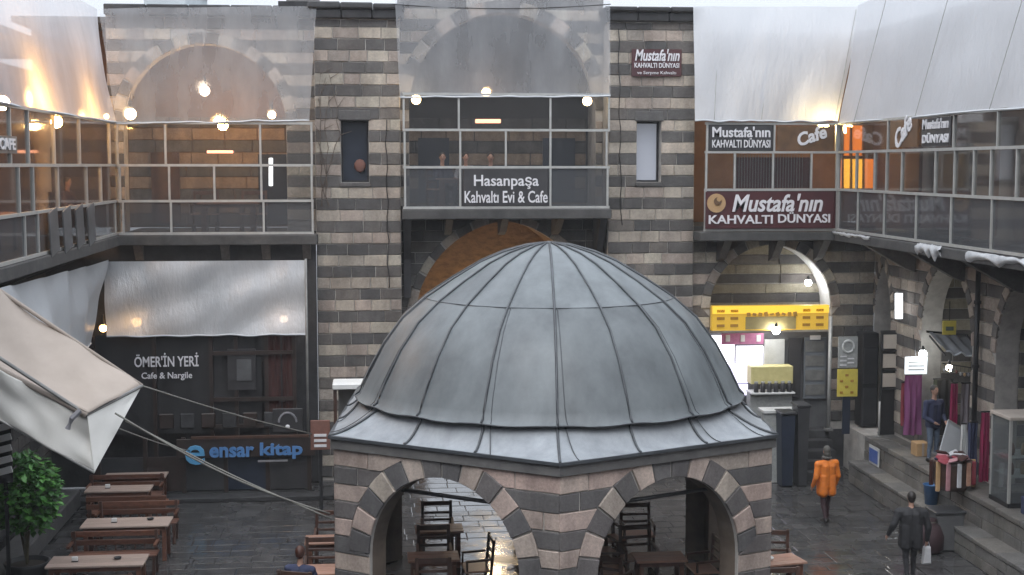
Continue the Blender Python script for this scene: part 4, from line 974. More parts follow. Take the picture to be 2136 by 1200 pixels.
cloth('dark pink scarf hanging behind the mirror under the grey awning', 'hanging_scarf', 'magenta_cloth', q1.x - .1, 29.6, 1.9, 3.05, .16, 2.3)
cloth('mauve grey scarf hanging next to the dark pink one under awning', 'hanging_scarf', 'mauve_cloth', q1.x + .2, 29.55, 1.85, 3.05, .34, 3.7)
cloth('brown red shawl hanging at the right end of the awning', 'hanging_shawl', 'red_drape', q1.x + .5, 29.5, 1.6, 3.0, .24, 5.1)
q2 = PY(2048, 940, 27.6)
cloth('bright magenta shawl hanging left of the glass cabinet', 'hanging_shawl', 'magenta_cloth', q2.x + .05, 27.6, 1.25, 2.75, .2, 6.2)
cloth('navy blue shawl hanging left of the magenta one', 'hanging_shawl', 'navy_cloth', q2.x - .14, 27.75, 1.2, 2.5, .2, 7.9)
cloth('pale blue scarf hanging at the left of the navy shawl', 'hanging_scarf', 'poster_white', q2.x - .30, 27.85, 1.5, 2.45, .12, 8.9)
cloth('black coat hanging in the stall doorway behind the shopkeeper', 'hanging_coat', 'black_cloth', PY(1972, 800, 30.4).x, 30.4, 1.7, 3.0, .4, 9.9)
aw = thing('stall_awning', 'small grey awning over the textile stall on the right', 'awning', (PY(2003, 740, 29.3).x, 29.3, 3.0))
a, b = PY(1963, 722, 29.2), PY(2042, 722, 29.2)
sheet('fabric', 'grey_awning', aw, (a.x, 29.9, a.z + .22), (b.x, 29.9, a.z + .12), (b.x + .02, 28.9, a.z - .26), (a.x, 28.9, a.z - .1), 14, 8, .05, 4, 3)
MB().bar((a.x - .05, 29.9, a.z + .24), (b.x + .05, 29.9, a.z + .15), .05).build('frame', 'dark_metal', aw)
for x in (a.x, b.x): MB().bar((x, 29.85, a.z + .15), (x, 28.95, a.z - .18), .03).build('arm', 'dark_metal', aw)
wp = thing('white_notice', 'lit white notice board above the purple scarf', 'notice', (PY(1910, 780, 31.1).x, 31.1, 2.9))
a, b = PY(1887, 781, 31.1), PY(1934, 744, 31.1)
MB().box((a.x, 31.08, a.z), (b.x, 31.12, b.z), 0, .005).build('board', 'paper_lit', wp)
for i in range(3): MB().box((a.x + .08, 31.06, a.z + .1 + i * .09), (b.x - .08, 31.075, a.z + .125 + i * .09)).build('print_line', 'print_grey', wp)
MB().tube([((a.x + b.x) / 2, 31.12, b.z), ((a.x + b.x) / 2, 31.3, b.z + .5)], .012, 5).build('hanging_wire', 'dark_metal', wp)
mi_ = thing('mirror', 'pale tilted mirror leaning behind the textile basket', 'mirror', (PY(1990, 945, 28.8).x, 28.8, 1.15))
q = PY(1993, 915, 28.8)
mp_ = [(q.x - .38, q.z - .36), (q.x + .30, q.z - .40), (q.x + .36, q.z + .10), (q.x - .18, q.z + .42)]
fm = Frame((0, 28.8, 0), UX)
MB().prism(mp_, fm, -.03, 0, 0, .01).build('glass', 'pale_slab', mi_)
MB().bar(fm.at(*mp_[2], .01), fm.at(*mp_[3], .01), .04).build('frame', 'pale_metal', mi_)
MB().bar((q.x - .35, 28.85, 1.15), (q.x - .35, 28.85, q.z - .3), .05).build('leg', 'dark_metal', mi_); MB().bar((q.x + .28, 28.85, 1.15), (q.x + .28, 28.85, q.z - .3), .05).build('leg', 'dark_metal', mi_)
bk = thing('textile_basket', 'large dark basket heaped with red and pink textiles on the terrace', 'basket', (PY(1985, 1020, 27.6).x, 27.6, 1.12))
q = Vector((PY(1985, 1020, 27.6).x - .05, 27.5, 1.15))
MB().lathe([(.32, 0), (.36, .1), (.42, .55), (.44, .62), (.40, .62)], q, 16).build('basket', 'wood_dark', bk, True)
for i in range(15):
    a_ = i * 2.4; r_ = .12 + .26 * ((i * 7) % 5) / 5
    m_ = ('crimson_cloth', 'pink_cloth', 'red_drape', 'navy_cloth', 'crimson_cloth', 'white_shirt')[i % 6]
    MB().obox(q + Vector((r_ * math.cos(a_), r_ * math.sin(a_) - .1, .64 + .05 * (i % 3))), (.26, .2, .05), Matrix.Rotation(a_, 3, 'Z') @ Matrix.Rotation(.5 * math.sin(i), 3, 'X'), 0, .02).build('folded_cloth', m_, bk, True)
for i in range(7):
    a_ = math.pi + i * .5; m_ = ('red_drape', 'tan', 'pink_cloth', 'white_shirt', 'wood_seat', 'crimson_cloth', 'tan')[i]
    c_ = q + Vector((.45 * math.cos(a_), .45 * math.sin(a_), 0))
    MB().box((c_.x - .05, c_.y - .02, .25 + 1.15 - .2 + R.uniform(-.1, .1)), (c_.x + .05, c_.y + .02, 1.78), 0, .015).build('hanging_strip', m_, bk)
gcab = thing('glass_cabinet', 'tall glass display cabinet with shelves on the right terrace', 'cabinet', (13.0, 26.2, 1.15))
xa, xb, y0, y1, zb, zt = 12.62, 13.5, 25.75, 26.55, 1.15, 2.93
for x in (xa, xb):
    for y in (y0, y1): MB().box((x - .025, y - .025, zb), (x + .025, y + .025, zt)).build('upright', 'pale_metal', gcab)
MB().box((xa - .05, y0 - .05, zt + .002), (xb + .05, y1 + .05, zt + .07), 0, .01).build('top', 'column_cream', gcab)
MB().box((xa - .03, y0 - .03, zb), (xb + .03, y1 + .03, zb + .1), 0, .01).build('base', 'dark_metal', gcab)
for z in (1.75, 2.15): MB().box((xa + .03, y0 + .03, z), (xb - .03, y1 - .03, z + .03)).build('shelf', 'poster_white', gcab)
MB().box((xa + .026, y0 - .004, zb + .1), (xb - .026, y0 + .004, zt)).build('front_pane', 'case_glass', gcab); MB().box((xa - .004, y0 + .026, zb + .1), (xa + .004, y1 - .026, zt)).build('side_pane', 'case_glass', gcab)
for i in range(6):
    MB().lathe([(.05, 0), (.07, .1), (.05, .2), (.03, .24)], (xa + .15 + (i % 3) * .26, 26.0, 1.781 if i < 3 else 2.181), 10).build('ornament', ('brick_red', 'tan', 'letter_grey')[i % 3], gcab, True)
bp_ = thing('blue_poster', 'small blue and white poster fixed on the terrace wall', 'poster', (TX - .06, PX(1823, 975, 12.4)[1], .6))
yb0, yb1 = PX(1832, 975, 12.38)[1], PX(1815, 975, 12.38)[1]
MB().box((12.36, yb0 - .05, .56), (12.385, yb1 + .05, 1.02)).build('board', 'poster_white', bp_); MB().box((12.345, yb0, .62), (12.358, yb1, .95)).build('print', 'blue_print', bp_)
bb = thing('blue_bucket', 'tall blue plastic tub on the ledge beside the textile basket', 'bucket', PY(1940, 1050, 27.0))
q = PX(1941, 1078, 12.22); bb.location = (12.22, q.y, .54)
MB().lathe([(.13, 0), (.17, .42), (.19, .44), (.16, .44), (.12, .06)], (12.22, q.y, .54), 14).build('tub', 'blue_plastic', bb, True)
for i, (px, w_, h_, lab) in enumerate(((1980, .55, .62, 'soft dark plum sack standing against the terrace ledge'), (2022, .62, .78, 'square dark grey bin with lid at the ledge, right of the sack'))):
    q = PZ(px, 1150, 0); q.x -= .42
    t = thing('sack' if i == 0 else 'grey_bin', lab, 'sack' if i == 0 else 'bin', (q.x, q.y, 0))
    if i == 0:
        MB().lathe([(.2, .0), (.27, .08), (.28, .35), (.2, .56), (.1, .64), (.13, .7)], q, 12).build('bag', 'plum_trousers', t, True)
        MB().lathe([(.11, .61), (.115, .65)], q, 10).build('tie', 'rope', t)
    else:
        MB().prism([(q.x - .25, 0), (q.x + .25, 0), (q.x + .31, h_), (q.x - .31, h_)], Frame((0, q.y, 0), UX), -.5, 0, 0, .03).build('body', 'board_grey', t)
        MB().box((q.x - .34, q.y - .03, h_ + .003), (q.x + .34, q.y + .54, h_ + .07), 0, .02).build('lid', 'dark_panel', t)

cloth('deep green shawl hanging far back in the stall doorway, left of the lamp', 'hanging_shawl', 'green_cloth', PY(1955, 820, 30.8).x, 30.8, 1.75, 2.95, .22, 11.1)
cloth('crimson scarf hanging on the pier just left of the purple scarf', 'hanging_scarf', 'crimson_cloth', PY(1884, 850, 31.6).x, 31.6, 1.7, 2.75, .12, 12.3)
cloth('pink striped scarf hanging right of the mauve grey one', 'hanging_scarf', 'pink_cloth', q1.x + .36, 29.45, 2.0, 3.0, .12, 13.7)
gs = thing('trinket_rail', 'rail of small hanging metal trinkets along the front of the grey awning', 'rail', (PY(2003, 765, 28.85).x, 28.85, 2.9))
a, b = PY(1966, 758, 28.85), PY(2042, 770, 28.85); MB().tube([a, b], .012, 5).build('rod', 'dark_metal', gs)
for i in range(9):
    q = a.lerp(b, (i + .5) / 9); h_ = R.uniform(.06, .16)
    MB().tube([q, q - Vector((0, 0, h_))], .004, 4).build('string', 'dark_metal', gs); MB().ball(q - Vector((0, 0, h_ + .03)), (.035, .03, .045), 8).build('trinket', ('pale_metal', 'tan', 'letter_grey', 'brick_red')[i % 4], gs, True)
for i, (px, Y, m_, lab) in enumerate(((1868, 30.6, 'tan', 'small tan carton on the terrace beside the shelf rack'), (1905, 29.4, 'board_grey', 'grey carton on the terrace edge in front of the purple scarf'), (2056, 25.0, 'navy_cloth', 'navy carton on the terrace in front of the glass cabinet'))):
    q = PX(px, 900, 12.95); w_, h_ = R.uniform(.3, .42), R.uniform(.26, .4); x = 12.85
    t = thing('carton', lab, 'carton', (x, Y, 1.15)); MB().box((x - w_ / 2, Y, 1.153), (x + w_ / 2, Y + .35, 1.153 + h_), 0, .012).build('box', m_, t); MB().box((x - .03, Y - .004, 1.16), (x + .03, Y - .001, 1.15 + h_)).build('tape', 'canvas', t)
gsh = thing('goods_shelf', 'shelf of small colourful goods inside the shop arch behind the glass cabinet', 'shelf', (14.1, 26.3, 1.12))
for k in range(4):
    z = 1.5 + k * .42; MB().box((14.05, 25.2, z), (14.4, 27.5, z + .03)).build('shelf', 'dark_metal', gsh)
    for i in range(8):
        y = 25.35 + i * .27; h_ = R.uniform(.14, .3); MB().box((14.1, y, z + .031), (14.3, y + .19, z + .031 + h_), 0, .015).build('packet', R.choice(('crimson_cloth', 'tan', 'blue_print', 'pale_yellow', 'poster_white', 'green_cloth', 'pink_print')), gsh)
for x0_ in (25.15, 27.5): MB().box((14.05, x0_, 1.15), (14.4, x0_ + .04, 3.1)).build('upright', 'dark_metal', gsh)
# ================================================================== LAMPS
def lamp(label, pos, m, r, power, col, name='gallery_lamp', hang=0.25, group=None, up=(0, 0, 1)):
    t = thing(name, label, 'lamp', pos, group); p = Vector(pos); u = Vector(up)
    st = max(5.0, power / (4 * math.pi ** 2 * r * r)); nm = 'bulb_%d_%d' % (round(st), round(col[2] * 100))
    if nm not in MATS: emit(nm, col, st)
    MB().ball(p, r, 14).build('bulb', nm, t, True)
    MB().tube([p + u * r * .9, p + u * (r + .05), p + u * (r + hang)], [r * .5, r * .4, .02], 10).build('socket', 'dark_metal', t)
    return t
WARM = (1.0, 0.55, 0.20)
lamp('bright cream globe lamp at the left end of the left bay', PY(272, 238, 34.9), 'cream_glow', .15, 8, (1, .72, .4))
lamp('white globe lamp hanging high inside the left bay arch', PY(427, 190, 36.4), 'cream_glow', .13, 14, (1, .8, .6))
lamp('amber glowing lamp low in the middle of the left bay', PY(465, 262, 36.2), 'warm_glow', .13, 120, WARM)
lamp('small cream lamp at the right end of the left bay', PY(567, 240, 34.9), 'cream_glow', .10, 6, (1, .72, .4))
lamp('cream lamp at the left end of the centre gallery', PY(868, 208, 34.5), 'cream_glow', .12, 9, (1, .72, .36))
lamp('amber lamp over the middle of the centre gallery', PY(1014, 193, 34.7), 'warm_glow', .11, 12, WARM)
lamp('cream lamp at the right end of the centre gallery', PY(1225, 211, 34.5), 'cream_glow', .12, 9, (1, .72, .36))
lamp('bright yellow lamp over the word Cafe in the right gallery', PY(1718, 268, 34.3), 'cream_glow', .14, 110, (1, .72, .3))
lamp('amber lamp at the picture\'s left edge in the left wing gallery', PX(5, 215, -7.0), 'warm_glow', .14, 260, (1, .5, .14))
lamp('amber lamp above the white column in the left wing gallery', PX(118, 255, -7.0), 'warm_glow', .13, 240, (1, .5, .14))
lamp('small cream lamp at the corner of the left wing gallery', PX(222, 243, -6.5), 'cream_glow', .06, 10, WARM)
lamp('lamp glowing through the lower white tarp, left of the cafe lettering', PY(285, 672, 33.75), 'warm_glow', .12, 12, WARM)
lamp('lamp glowing through the lower white tarp, near the stone pier', PY(592, 665, 33.75), 'warm_glow', .10, 7, (1, .7, .5))
lamp('lamp glowing through the gathered corner of the lower white tarp', PY(215, 685, 33.7), 'warm_glow', .09, 6, WARM)
lamp('lamp lighting the brown brick vault, hidden behind the dome', (3.3, 37.2, 3.6), 'cream_glow', .12, 120, (1, .72, .40), 'passage_lamp', .3)
lamp('white spotlight inside the niche arch above the yellow sign', PY(1686, 590, 35.2), 'white_glow', .09, 22, (.95, .97, 1), 'spot_lamp', .1)
lamp('white lamp under the yellow sign at the corner shop', PY(1619, 690, 34.3), 'white_glow', .10, 25, (.95, .97, 1), 'spot_lamp', .1)
lamp('white lamp above the notice board at the textile stall', PY(1925, 738, 31.0), 'white_glow', .09, 14, (.95, 1, 1), 'spot_lamp', .1)
lamp('cream lamp under the grey awning of the textile stall', PY(1980, 768, 30.0), 'cream_glow', .08, 9, (1, .9, .7), 'spot_lamp', .1)
def tube_lamp(label, a, b, r, m, power, col, name):
    a, b = Vector(a), Vector(b); c = (a + b) / 2; t = thing(name, label, 'lamp', c)
    MB().tube([a, b], r, 8).build('tube', m, t, True)
    dvec = (b - a).normalized()
    MB().bar(a - dvec * .03 + Vector((0, r + .03, 0)), b + dvec * .03 + Vector((0, r + .03, 0)), .05).build('housing', 'dull_metal', t)
tube_lamp('red glowing bar heater in the left bay gallery', PY(432, 317, 35.2), PY(486, 317, 35.2), .035, 'heater_glow', 8, (1, .35, .15), 'bar_heater')
tube_lamp('red glowing bar heater in the centre gallery above the diners', PY(992, 253, 35.2), PY(1044, 253, 35.2), .05, 'heater_glow', 8, (1, .35, .15), 'bar_heater')
tube_lamp('white upright tube light at the right end of the left bay', PY(565, 330, 34.5), PY(565, 388, 34.5), .05, 'tube_glow', 5, (.9, .95, 1), 'tube_light')
tube_lamp('white upright tube light on the wall between two shop arches', PX(1875, 612, 12.9), PX(1875, 665, 12.9), .10, 'tube_glow', 10, (.9, .97, 1), 'tube_light')
# glowing orange window in the right corner
ow = thing('lit_window', 'glowing orange window of three panes in the corner beside the Cafe board', 'window', (PY(1785, 395, 35.6).x, 35.6, 6.4))
for i, (pa, pb, m_) in enumerate(((1744, 1757, 'orange_window'), (1758, 1773, 'amber_window'), (1778, 1799, 'amber_window'), (1803, 1822, 'orange_window'))):
    a, b = PY(pa, 393, 35.6), PY(pb, 332, 35.6)
    MB().box((a.x, 35.6, a.z), (b.x, 35.65, b.z)).build('pane', m_, ow)
    a, b = PY(pa, 325, 35.6), PY(pb, 262, 35.6); MB().box((a.x, 35.62, a.z), (b.x, 35.65, b.z)).build('pane', 'orange_window' if 1744 < pa < 1800 else 'sign_brown', ow)
for px in (1757.5, 1775.5, 1801): a, b = PY(px, 395, 35.58), PY(px, 260, 35.58); MB().bar(a, b, .05).build('mullion', 'wood_dark', ow)
a, b = PY(1743, 328, 35.58), PY(1824, 328, 35.58); MB().bar(a, b, .06).build('transom', 'wood_dark', ow)
# ================================================================== PLASTIC SHEETS
def plastic(label, m, *a, **k):
    t = sheet('plastic_sheet', m, None, *a, **k); return tag(t, label, 'plastic sheet')
plastic('clear plastic sheet over the left bay arch, lamps showing through', 'veil_left', PY(205, 18, 34.4), PY(660, 12, 34.4), PY(645, 252, 33.96), PY(242, 258, 33.96), 30, 14, .035, 1.0, 2.2)
plastic('hazy plastic sheet over the centre bay arch', 'veil_mid', PY(818, -120, 34.5), PY(1272, -120, 34.5), PY(1273, 201, 33.96), PY(834, 203, 33.96), 30, 14, .03, 2.0, 1.6)
plastic('opaque white plastic sheet over the right bay', 'white_film', PY(1446, 14, 34.3), PY(1795, 14, 34.4), PY(1748, 254, 33.95), PY(1450, 252, 33.9), 34, 16, .04, 3.0, 2.0, diag=.35)
plastic('opaque white plastic sheet sweeping along the right wing', 'white_film', (RX + .35, 33.75, 12.0), (RX + .9, 18, 12.6), (RX - .05, 18, 9.05), (RX - .05, 33.9, 9.05), 44, 16, .06, 4.0, 3.0, diag=.3)
plastic('grey hazy plastic sheet along the left wing, orange glow at its foot', 'veil_side', (LX - .7, 18, 12.0), (LX - .35, 34.2, 11.75), (LX + .04, 33.95, 9.03), (LX + .04, 18, 9.03), 40, 16, .06, 5.0, 3.0, diag=.3)
plastic('crinkled white tarp over the cafe front in the left bay', 'tarp_film', PY(215, 546, 33.42), PY(637, 543, 33.42), PY(637, 698, 33.3), PY(222, 702, 33.3), 60, 26, .07, 6.0, 1.4, diag=1.1)
plastic('gathered white tarp under the left wing gallery, next to the awning', 'tarp_film', (LX + .03, 22, 5.98), PY(216, 546, 33.40), PY(190, 716, 32.7), (LX + .85, 22, 3.75), 50, 18, .12, 7.5, 4.5)
tp = thing('tarp_pole', 'thin grey pole holding the right edge of the lower white tarp', 'pole', (PY(640, 1030, 33.3).x, 33.3, 0))
q = PY(640, 700, 33.3); MB().tube([(q.x, 33.3, 0.1), (q.x, 33.3, 5.75)], .03, 8).build('pole', 'dull_metal', tp, True); MB().box((q.x - .1, 33.2, .10), (q.x + .1, 33.4, .14)).build('foot', 'dull_metal', tp)
sm_ = bpy.data.objects['plastic_sheet.002']
for (xa, xb) in ((1786, 1742), (1620, 1588), (1500, 1490)):
    MB().tube([PY(xa + (xb - xa) * k / 10, 20 + 230 * k / 10, 34.36 - .045 * k) for k in range(11)], .009, 4).build('seam', 'pale_metal', sm_)
sm_ = bpy.data.objects['plastic_sheet.003']
for yy in (32.6, 28.8, 25.2):
    MB().tube([Vector((RX + .35, yy - .9, 12.0)).lerp(Vector((RX - .07, yy, 9.06)), k / 8) + Vector((-.05, 0, 0)) for k in range(9)], .009, 4).build('seam', 'pale_metal', sm_)
cbx = thing('steel_cable', 'thin dark cable stretched across the centre bay sheeting', 'cable', PY(820, 10, 34.3))
pts = [PY(818 + (1274 - 818) * i / 10, 9 + 9 * (1 - (1 - i / 5) ** 2), 34.25) for i in range(11)]
MB().tube(pts, .012, 5).build('wire', 'dark_metal', cbx)

# ================================================================== ROOFLINE AND BEYOND
db = thing('distant_building', 'pale blue-grey building rising beyond the roof at top left', 'building', (-14, 75, 0))
a, b = PY(300, 0, 75), PY(386, 0, 75)
MB().box((a.x, 75, 0), (b.x, 85, 18)).build('wall', 'distant_wall', db)
MB().box((a.x - .3, 74.7, 18), (b.x + .3, 85.3, 18.4)).build('roof', 'distant_wall', db)
for k in range(3): MB().box((a.x + .5 + k * .8, 74.9, 14.6), (a.x + .8 + k * .8, 74.99, 15.6)).build('window', 'pale_window', db)
ev = thing('roof_eave', 'dark slab eave jutting out between the left sheet and the pier', 'eave', PY(620, 8, 34.9))
a, b = PY(580, 13, 34.9), PY(664, 3, 34.9)
MB().box((a.x, 34.9, a.z), (b.x, 36, b.z), 0, .01).build('slab', 'dark_metal', ev); MB().box((a.x + .2, 34.95, b.z + .002), (b.x, 36, b.z + .16), 0, .01).build('parapet', 'dull_metal', ev)
vn = thing('dry_vine', 'dry leafless vine climbing the left edge of the left stone pier', 'vine', (-1.2, 34.5, 6))
rv = random.Random(9); vb = MB()
for k in range(4):
    p = Vector((-1.3 + rv.uniform(0, .45), PYF - .06, rv.uniform(6.6, 7.6))); pts = [p]
    for i in range(9):
        p = p + Vector((rv.uniform(-.12, .14), rv.uniform(-.015, .015), rv.uniform(.25, .5)))
        if p.z > 11.5: break
        p.y = PYF - .055; p.x = max(-1.38, p.x); pts.append(p)
    vb.tube(pts, [.013 - .001 * i for i in range(len(pts))], 5)
    for q in pts[2::2]: vb.tube([q, q + Vector((rv.uniform(-.3, .35), -.02, rv.uniform(.05, .3)))], [.01, .004], 4)
vb.build('branches', 'twig', vn)

# ================================================================== THE DOMED KIOSK
KC = Vector((3.22, 24.96, 0)); KA = rad(-5.0); RE = 4.42
kk = thing('domed_kiosk', 'hexagonal striped stone kiosk with a ribbed lead dome, centre of the courtyard', 'kiosk', KC)
def hexv(i, r):     # corner i = 0 faces the camera
    a = KA + rad(60) * i; return KC + Vector((math.sin(a) * r, -math.cos(a) * r, 0))
def hex_r(ang, r):  # distance to the hexagon's edge in direction ang from the front corner
    m_ = (ang % rad(60)) - rad(30); return r * math.cos(rad(30)) / math.cos(m_)
def kp(ang, r, z): a = KA + ang; return KC + Vector((math.sin(a) * r, -math.cos(a) * r, z))
PROF = [(0.06, 6.58), (0.42, 6.53), (0.85, 6.41), (1.25, 6.24), (1.78, 5.93), (2.28, 5.60), (2.70, 5.24), (3.05, 4.77), (3.32, 4.28), (3.44, 4.03), (3.50, 3.90), (3.57, 3.845)]
NG = 18
def patch(rows, name, m, par):  # rows of points -> smooth patch
    b = MB(); n = len(rows[0]); vs = [p for r in rows for p in r]
    b.add(vs, [(j * n + i, j * n + i + 1, (j + 1) * n + i + 1, (j + 1) * n + i) for j in range(len(rows) - 1) for i in range(n - 1)]); return b.build(name, m, par, True)
for g_ in range(NG):
    a0, a1 = rad(20) * g_, rad(20) * (g_ + 1); sub = 5; ph = R.uniform(0, 9)
    def dome_pt(a, r, z, s, t, hw=0.0):
        dent = 0.016 * noise.noise(Vector((a * 5 + ph, z * 2.3, ph))) - 0.014 * math.sin(math.pi * s) * (-1)
        return kp(a, r + dent, z - (.018 * math.sin(math.pi * s) if r > 3.5 else 0))
    top = [[dome_pt(a0 + (a1 - a0) * i / sub, r, z, i / sub, 0) for i in range(sub + 1)] for r, z in PROF[5::-1]]
    low = [[dome_pt(a0 + (a1 - a0) * i / sub, r + (.018 if k == 0 else 0), z - (.0 if k else -.0), i / sub, 0) for i in range(sub + 1)] for k, (r, z) in enumerate(PROF[:4:-1])]
    patch(top, 'lead_panel', 'lead', kk); patch(low, 'lead_panel', 'lead', kk)
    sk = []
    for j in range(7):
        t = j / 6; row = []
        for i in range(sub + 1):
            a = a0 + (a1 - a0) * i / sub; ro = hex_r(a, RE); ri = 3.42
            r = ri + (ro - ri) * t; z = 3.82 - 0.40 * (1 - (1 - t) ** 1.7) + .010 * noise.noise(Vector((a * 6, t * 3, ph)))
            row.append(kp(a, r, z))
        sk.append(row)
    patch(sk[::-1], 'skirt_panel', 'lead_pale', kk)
    # standing seams
    MB().tube([kp(a0, r + .012, z + .012) for r, z in PROF], [.016] + [.020] * (len(PROF) - 1), 6).build('rib', 'lead_seam', kk, True)
    MB().tube([kp(a0, 3.45 + (hex_r(a0, RE) - 3.45) * t, 3.835 - .40 * (1 - (1 - t) ** 1.7)) for t in [i / 8 for i in range(9)]], .021, 6).build('rib', 'lead_seam', kk, True)
for g_ in range(NG):
    if g_ % 3 != 1:
        da = rad(R.choice((2.0, 2.6, -2.2)))
        MB().tube([kp(rad(20) * g_ + da * (.5 + .5 * t / 6), r + .004, z + .004) for t, (r, z) in enumerate(PROF[5:])], .008, 5).build('fold', 'lead_seam', kk, True)
        MB().tube([kp(rad(20) * g_ + da * (.8 + .8 * t), 3.5 + (hex_r(rad(20) * g_ + da * (.8 + .8 * t), RE) - 3.5) * t, 3.825 - .40 * (1 - (1 - t) ** 1.7)) for t in [i / 6 for i in range(7)]], .009, 5).build('fold', 'lead_seam', kk, True)
MB().tube([kp(rad(5 * i), 2.292, 5.602) for i in range(73)], .009, 5).build('seam_ring', 'lead_seam', kk, True)
MB().tube([kp(rad(2.5 * i), 3.585, 3.838 - .018 * math.sin(i * 2.5 * .1571) ** 2 + .008 * math.sin(i * .9)) for i in range(145)], .014, 6).build('base_roll', 'lead_seam', kk, True)
MB().lathe([(.15, 6.565), (.12, 6.592), (.05, 6.605), (.01, 6.61)], KC, 18).build('finial_cap', 'lead', kk, True)
# inner shell of the dome
inr = [[kp(rad(20) * i, r * .95, z - .12) for i in range(NG + 1)] for r, z in PROF]
patch(inr, 'dome_lining', 'plaster_brown', kk)
WR = 4.30
for i in range(6):
    a, b = hexv(i, RE - .005), hexv(i + 1, RE - .005); c, d = hexv(i, WR - .4), hexv(i + 1, WR - .4)
    def ringbox(name, m, z0, z1, ra, rb):
        p = [hexv(i, ra), hexv(i + 1, ra), hexv(i + 1, rb), hexv(i, rb)]
        vs = [Vector((q.x, q.y, z)) for z in (z0, z1) for q in p]
        MB().add(vs, [(3, 2, 1, 0), (4, 5, 6, 7), (0, 1, 5, 4), (1, 2, 6, 5), (2, 3, 7, 6), (3, 0, 4, 7)]).build(name, m, kk)
    ringbox('eave_edge', 'lead_seam', 3.375, 3.425, RE + .02, RE - .35)
    ringbox('cornice', 'cornice_grey', 3.20, 3.373, RE - .03, WR - .5)
    va, vb_ = hexv(i, WR), hexv(i + 1, WR); u = (vb_ - va); L = u.length
    f_ = Frame((va.x, va.y, 0), u)
    ar = Arch(L / 2, 1.45, 1.45, 1.48)
    arch_core(kk, f_, 0.01, L - .01, 0, 3.198, ar, 0.07, 'kiosk_mortar')
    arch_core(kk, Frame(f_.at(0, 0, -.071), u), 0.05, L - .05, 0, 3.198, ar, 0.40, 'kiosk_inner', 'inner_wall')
    vis_ = i in (0, 5)
    coursed(kk, f_, -.015, L + .015, 0.20, 3.2, 0.30, True, (0.55, 0.95), [ar.excl(0.40)], mats=('kiosk_light', 'kiosk_dark'), seed=80 + i, joined=not vis_, gap=.02)
    if vis_: voussoirs(kk, f_, ar, 7, 0.40, mats=('kiosk_dark', 'kiosk_light'), zmax=3.197)
    # tie rod across each arch
    MB().tube([f_.at(L / 2 - 1.42, 2.56, -.25), f_.at(L / 2 + 1.42, 2.56, -.25)], .035, 8).build('tie_rod', 'dark_metal', kk, True)
    MB().prism([(0, 0), (L, 0), (L, .2), (0, .2)], f_, -.5, .06, 0, .01).build('plinth', 'dark_stone', kk) if False else None
MB().lathe([(4.0, 0.0), (4.0, 0.06)], KC + Vector((0, 0, -.01)), 6).build('floor', 'wet_basalt', kk)

# ================================================================== FURNITURE
def make_table(label, w=1.75, d=.72, group=None, top='wood_top'):
    t = thing('dining_table', label, 'table', (0, 0, 0), group)
    for k in range(3):
        y0 = -d / 2 + k * d / 3; MB().box((-w / 2, y0 + .003, .715), (w / 2, y0 + d / 3 - .003, .755), 0, .006).build('plank', top, t)
    MB().box((-w / 2 + .06, -d / 2 + .06, .63), (w / 2 - .06, d / 2 - .06, .713)).build('apron', 'wood_red', t)
    for sx in (-1, 1):
        for sy in (-1, 1): MB().box((sx * (w / 2 - .1) - .04, sy * (d / 2 - .1) - .04, 0), (sx * (w / 2 - .1) + .04, sy * (d / 2 - .1) + .04, .628)).build('leg', 'wood_red', t)
    return t
def make_bench(label, w=1.7, group=None):
    t = thing('bench', label, 'bench', (0, 0, 0), group)
    for k in range(3): MB().box((-w / 2, -.2 + k * .14, .42), (w / 2, -.2 + k * .14 + .125, .455), 0, .006).build('seat_slat', 'wood_red', t)
    for k in range(2): MB().box((-w / 2, .23, .56 + k * .17), (w / 2, .26, .67 + k * .17), 0, .006).build('back_slat', 'wood_red', t)
    n = 9
    for k in range(n):
        x = -w / 2 + .1 + k * (w - .2) / (n - 1); MB().box((x - .015, .235, .455), (x + .015, .255, .56)).build('spindle', 'wood_dark', t)
    for sx in (-1, 1):
        MB().box((sx * (w / 2 - .06) - .03, -.19, 0), (sx * (w / 2 - .06) + .03, -.13, .42)).build('leg', 'wood_dark', t)
        MB().box((sx * (w / 2 - .06) - .03, .20, 0), (sx * (w / 2 - .06) + .03, .229, .86)).build('leg', 'wood_dark', t)
        MB().box((sx * (w / 2 - .03) - .03, -.2, .62), (sx * (w / 2 - .03) + .03, .2, .66)).build('armrest', 'wood_red', t)
    return t
def make_chair(label, group=None):
    t = thing('wooden_chair', label, 'chair', (0, 0, 0), group)
    MB().box((-.23, -.22, .43), (.23, .2, .465), 0, .01).build('seat', 'wood_seat', t)
    for sx in (-1, 1):
        MB().box((sx * .2 - .022, -.2, 0), (sx * .2 + .022, -.156, .43)).build('leg', 'wood_dark', t)
        MB().bar((sx * .2, .18, 0), (sx * .2, .26, 1.0), .042).build('leg', 'wood_dark', t)
        MB().box((sx * .2 - .015, -.15, .2), (sx * .2 + .015, .17, .23)).build('stretcher', 'wood_dark', t)
        MB().bar((sx * .215, -.2, .64), (sx * .215, .2, .66), .035).build('armrest', 'wood_dark', t); MB().bar((sx * .215, -.18, .465), (sx * .215, -.18, .64), .03).build('arm_post', 'wood_dark', t)
    for z, h in ((.60, .05), (.74, .05), (.90, .09)):
        y = .18 + .08 * z; MB().box((-.18, y - .012, z), (.18, y + .012, z + h), 0, .005).build('back_rail', 'wood_dark', t)
    return t
def place(o, x, y, z=0, rz=0, label=None): o.location = (x, y, z); o.rotation_euler = (0, 0, rz); o['label'] = label or o['label']; return o

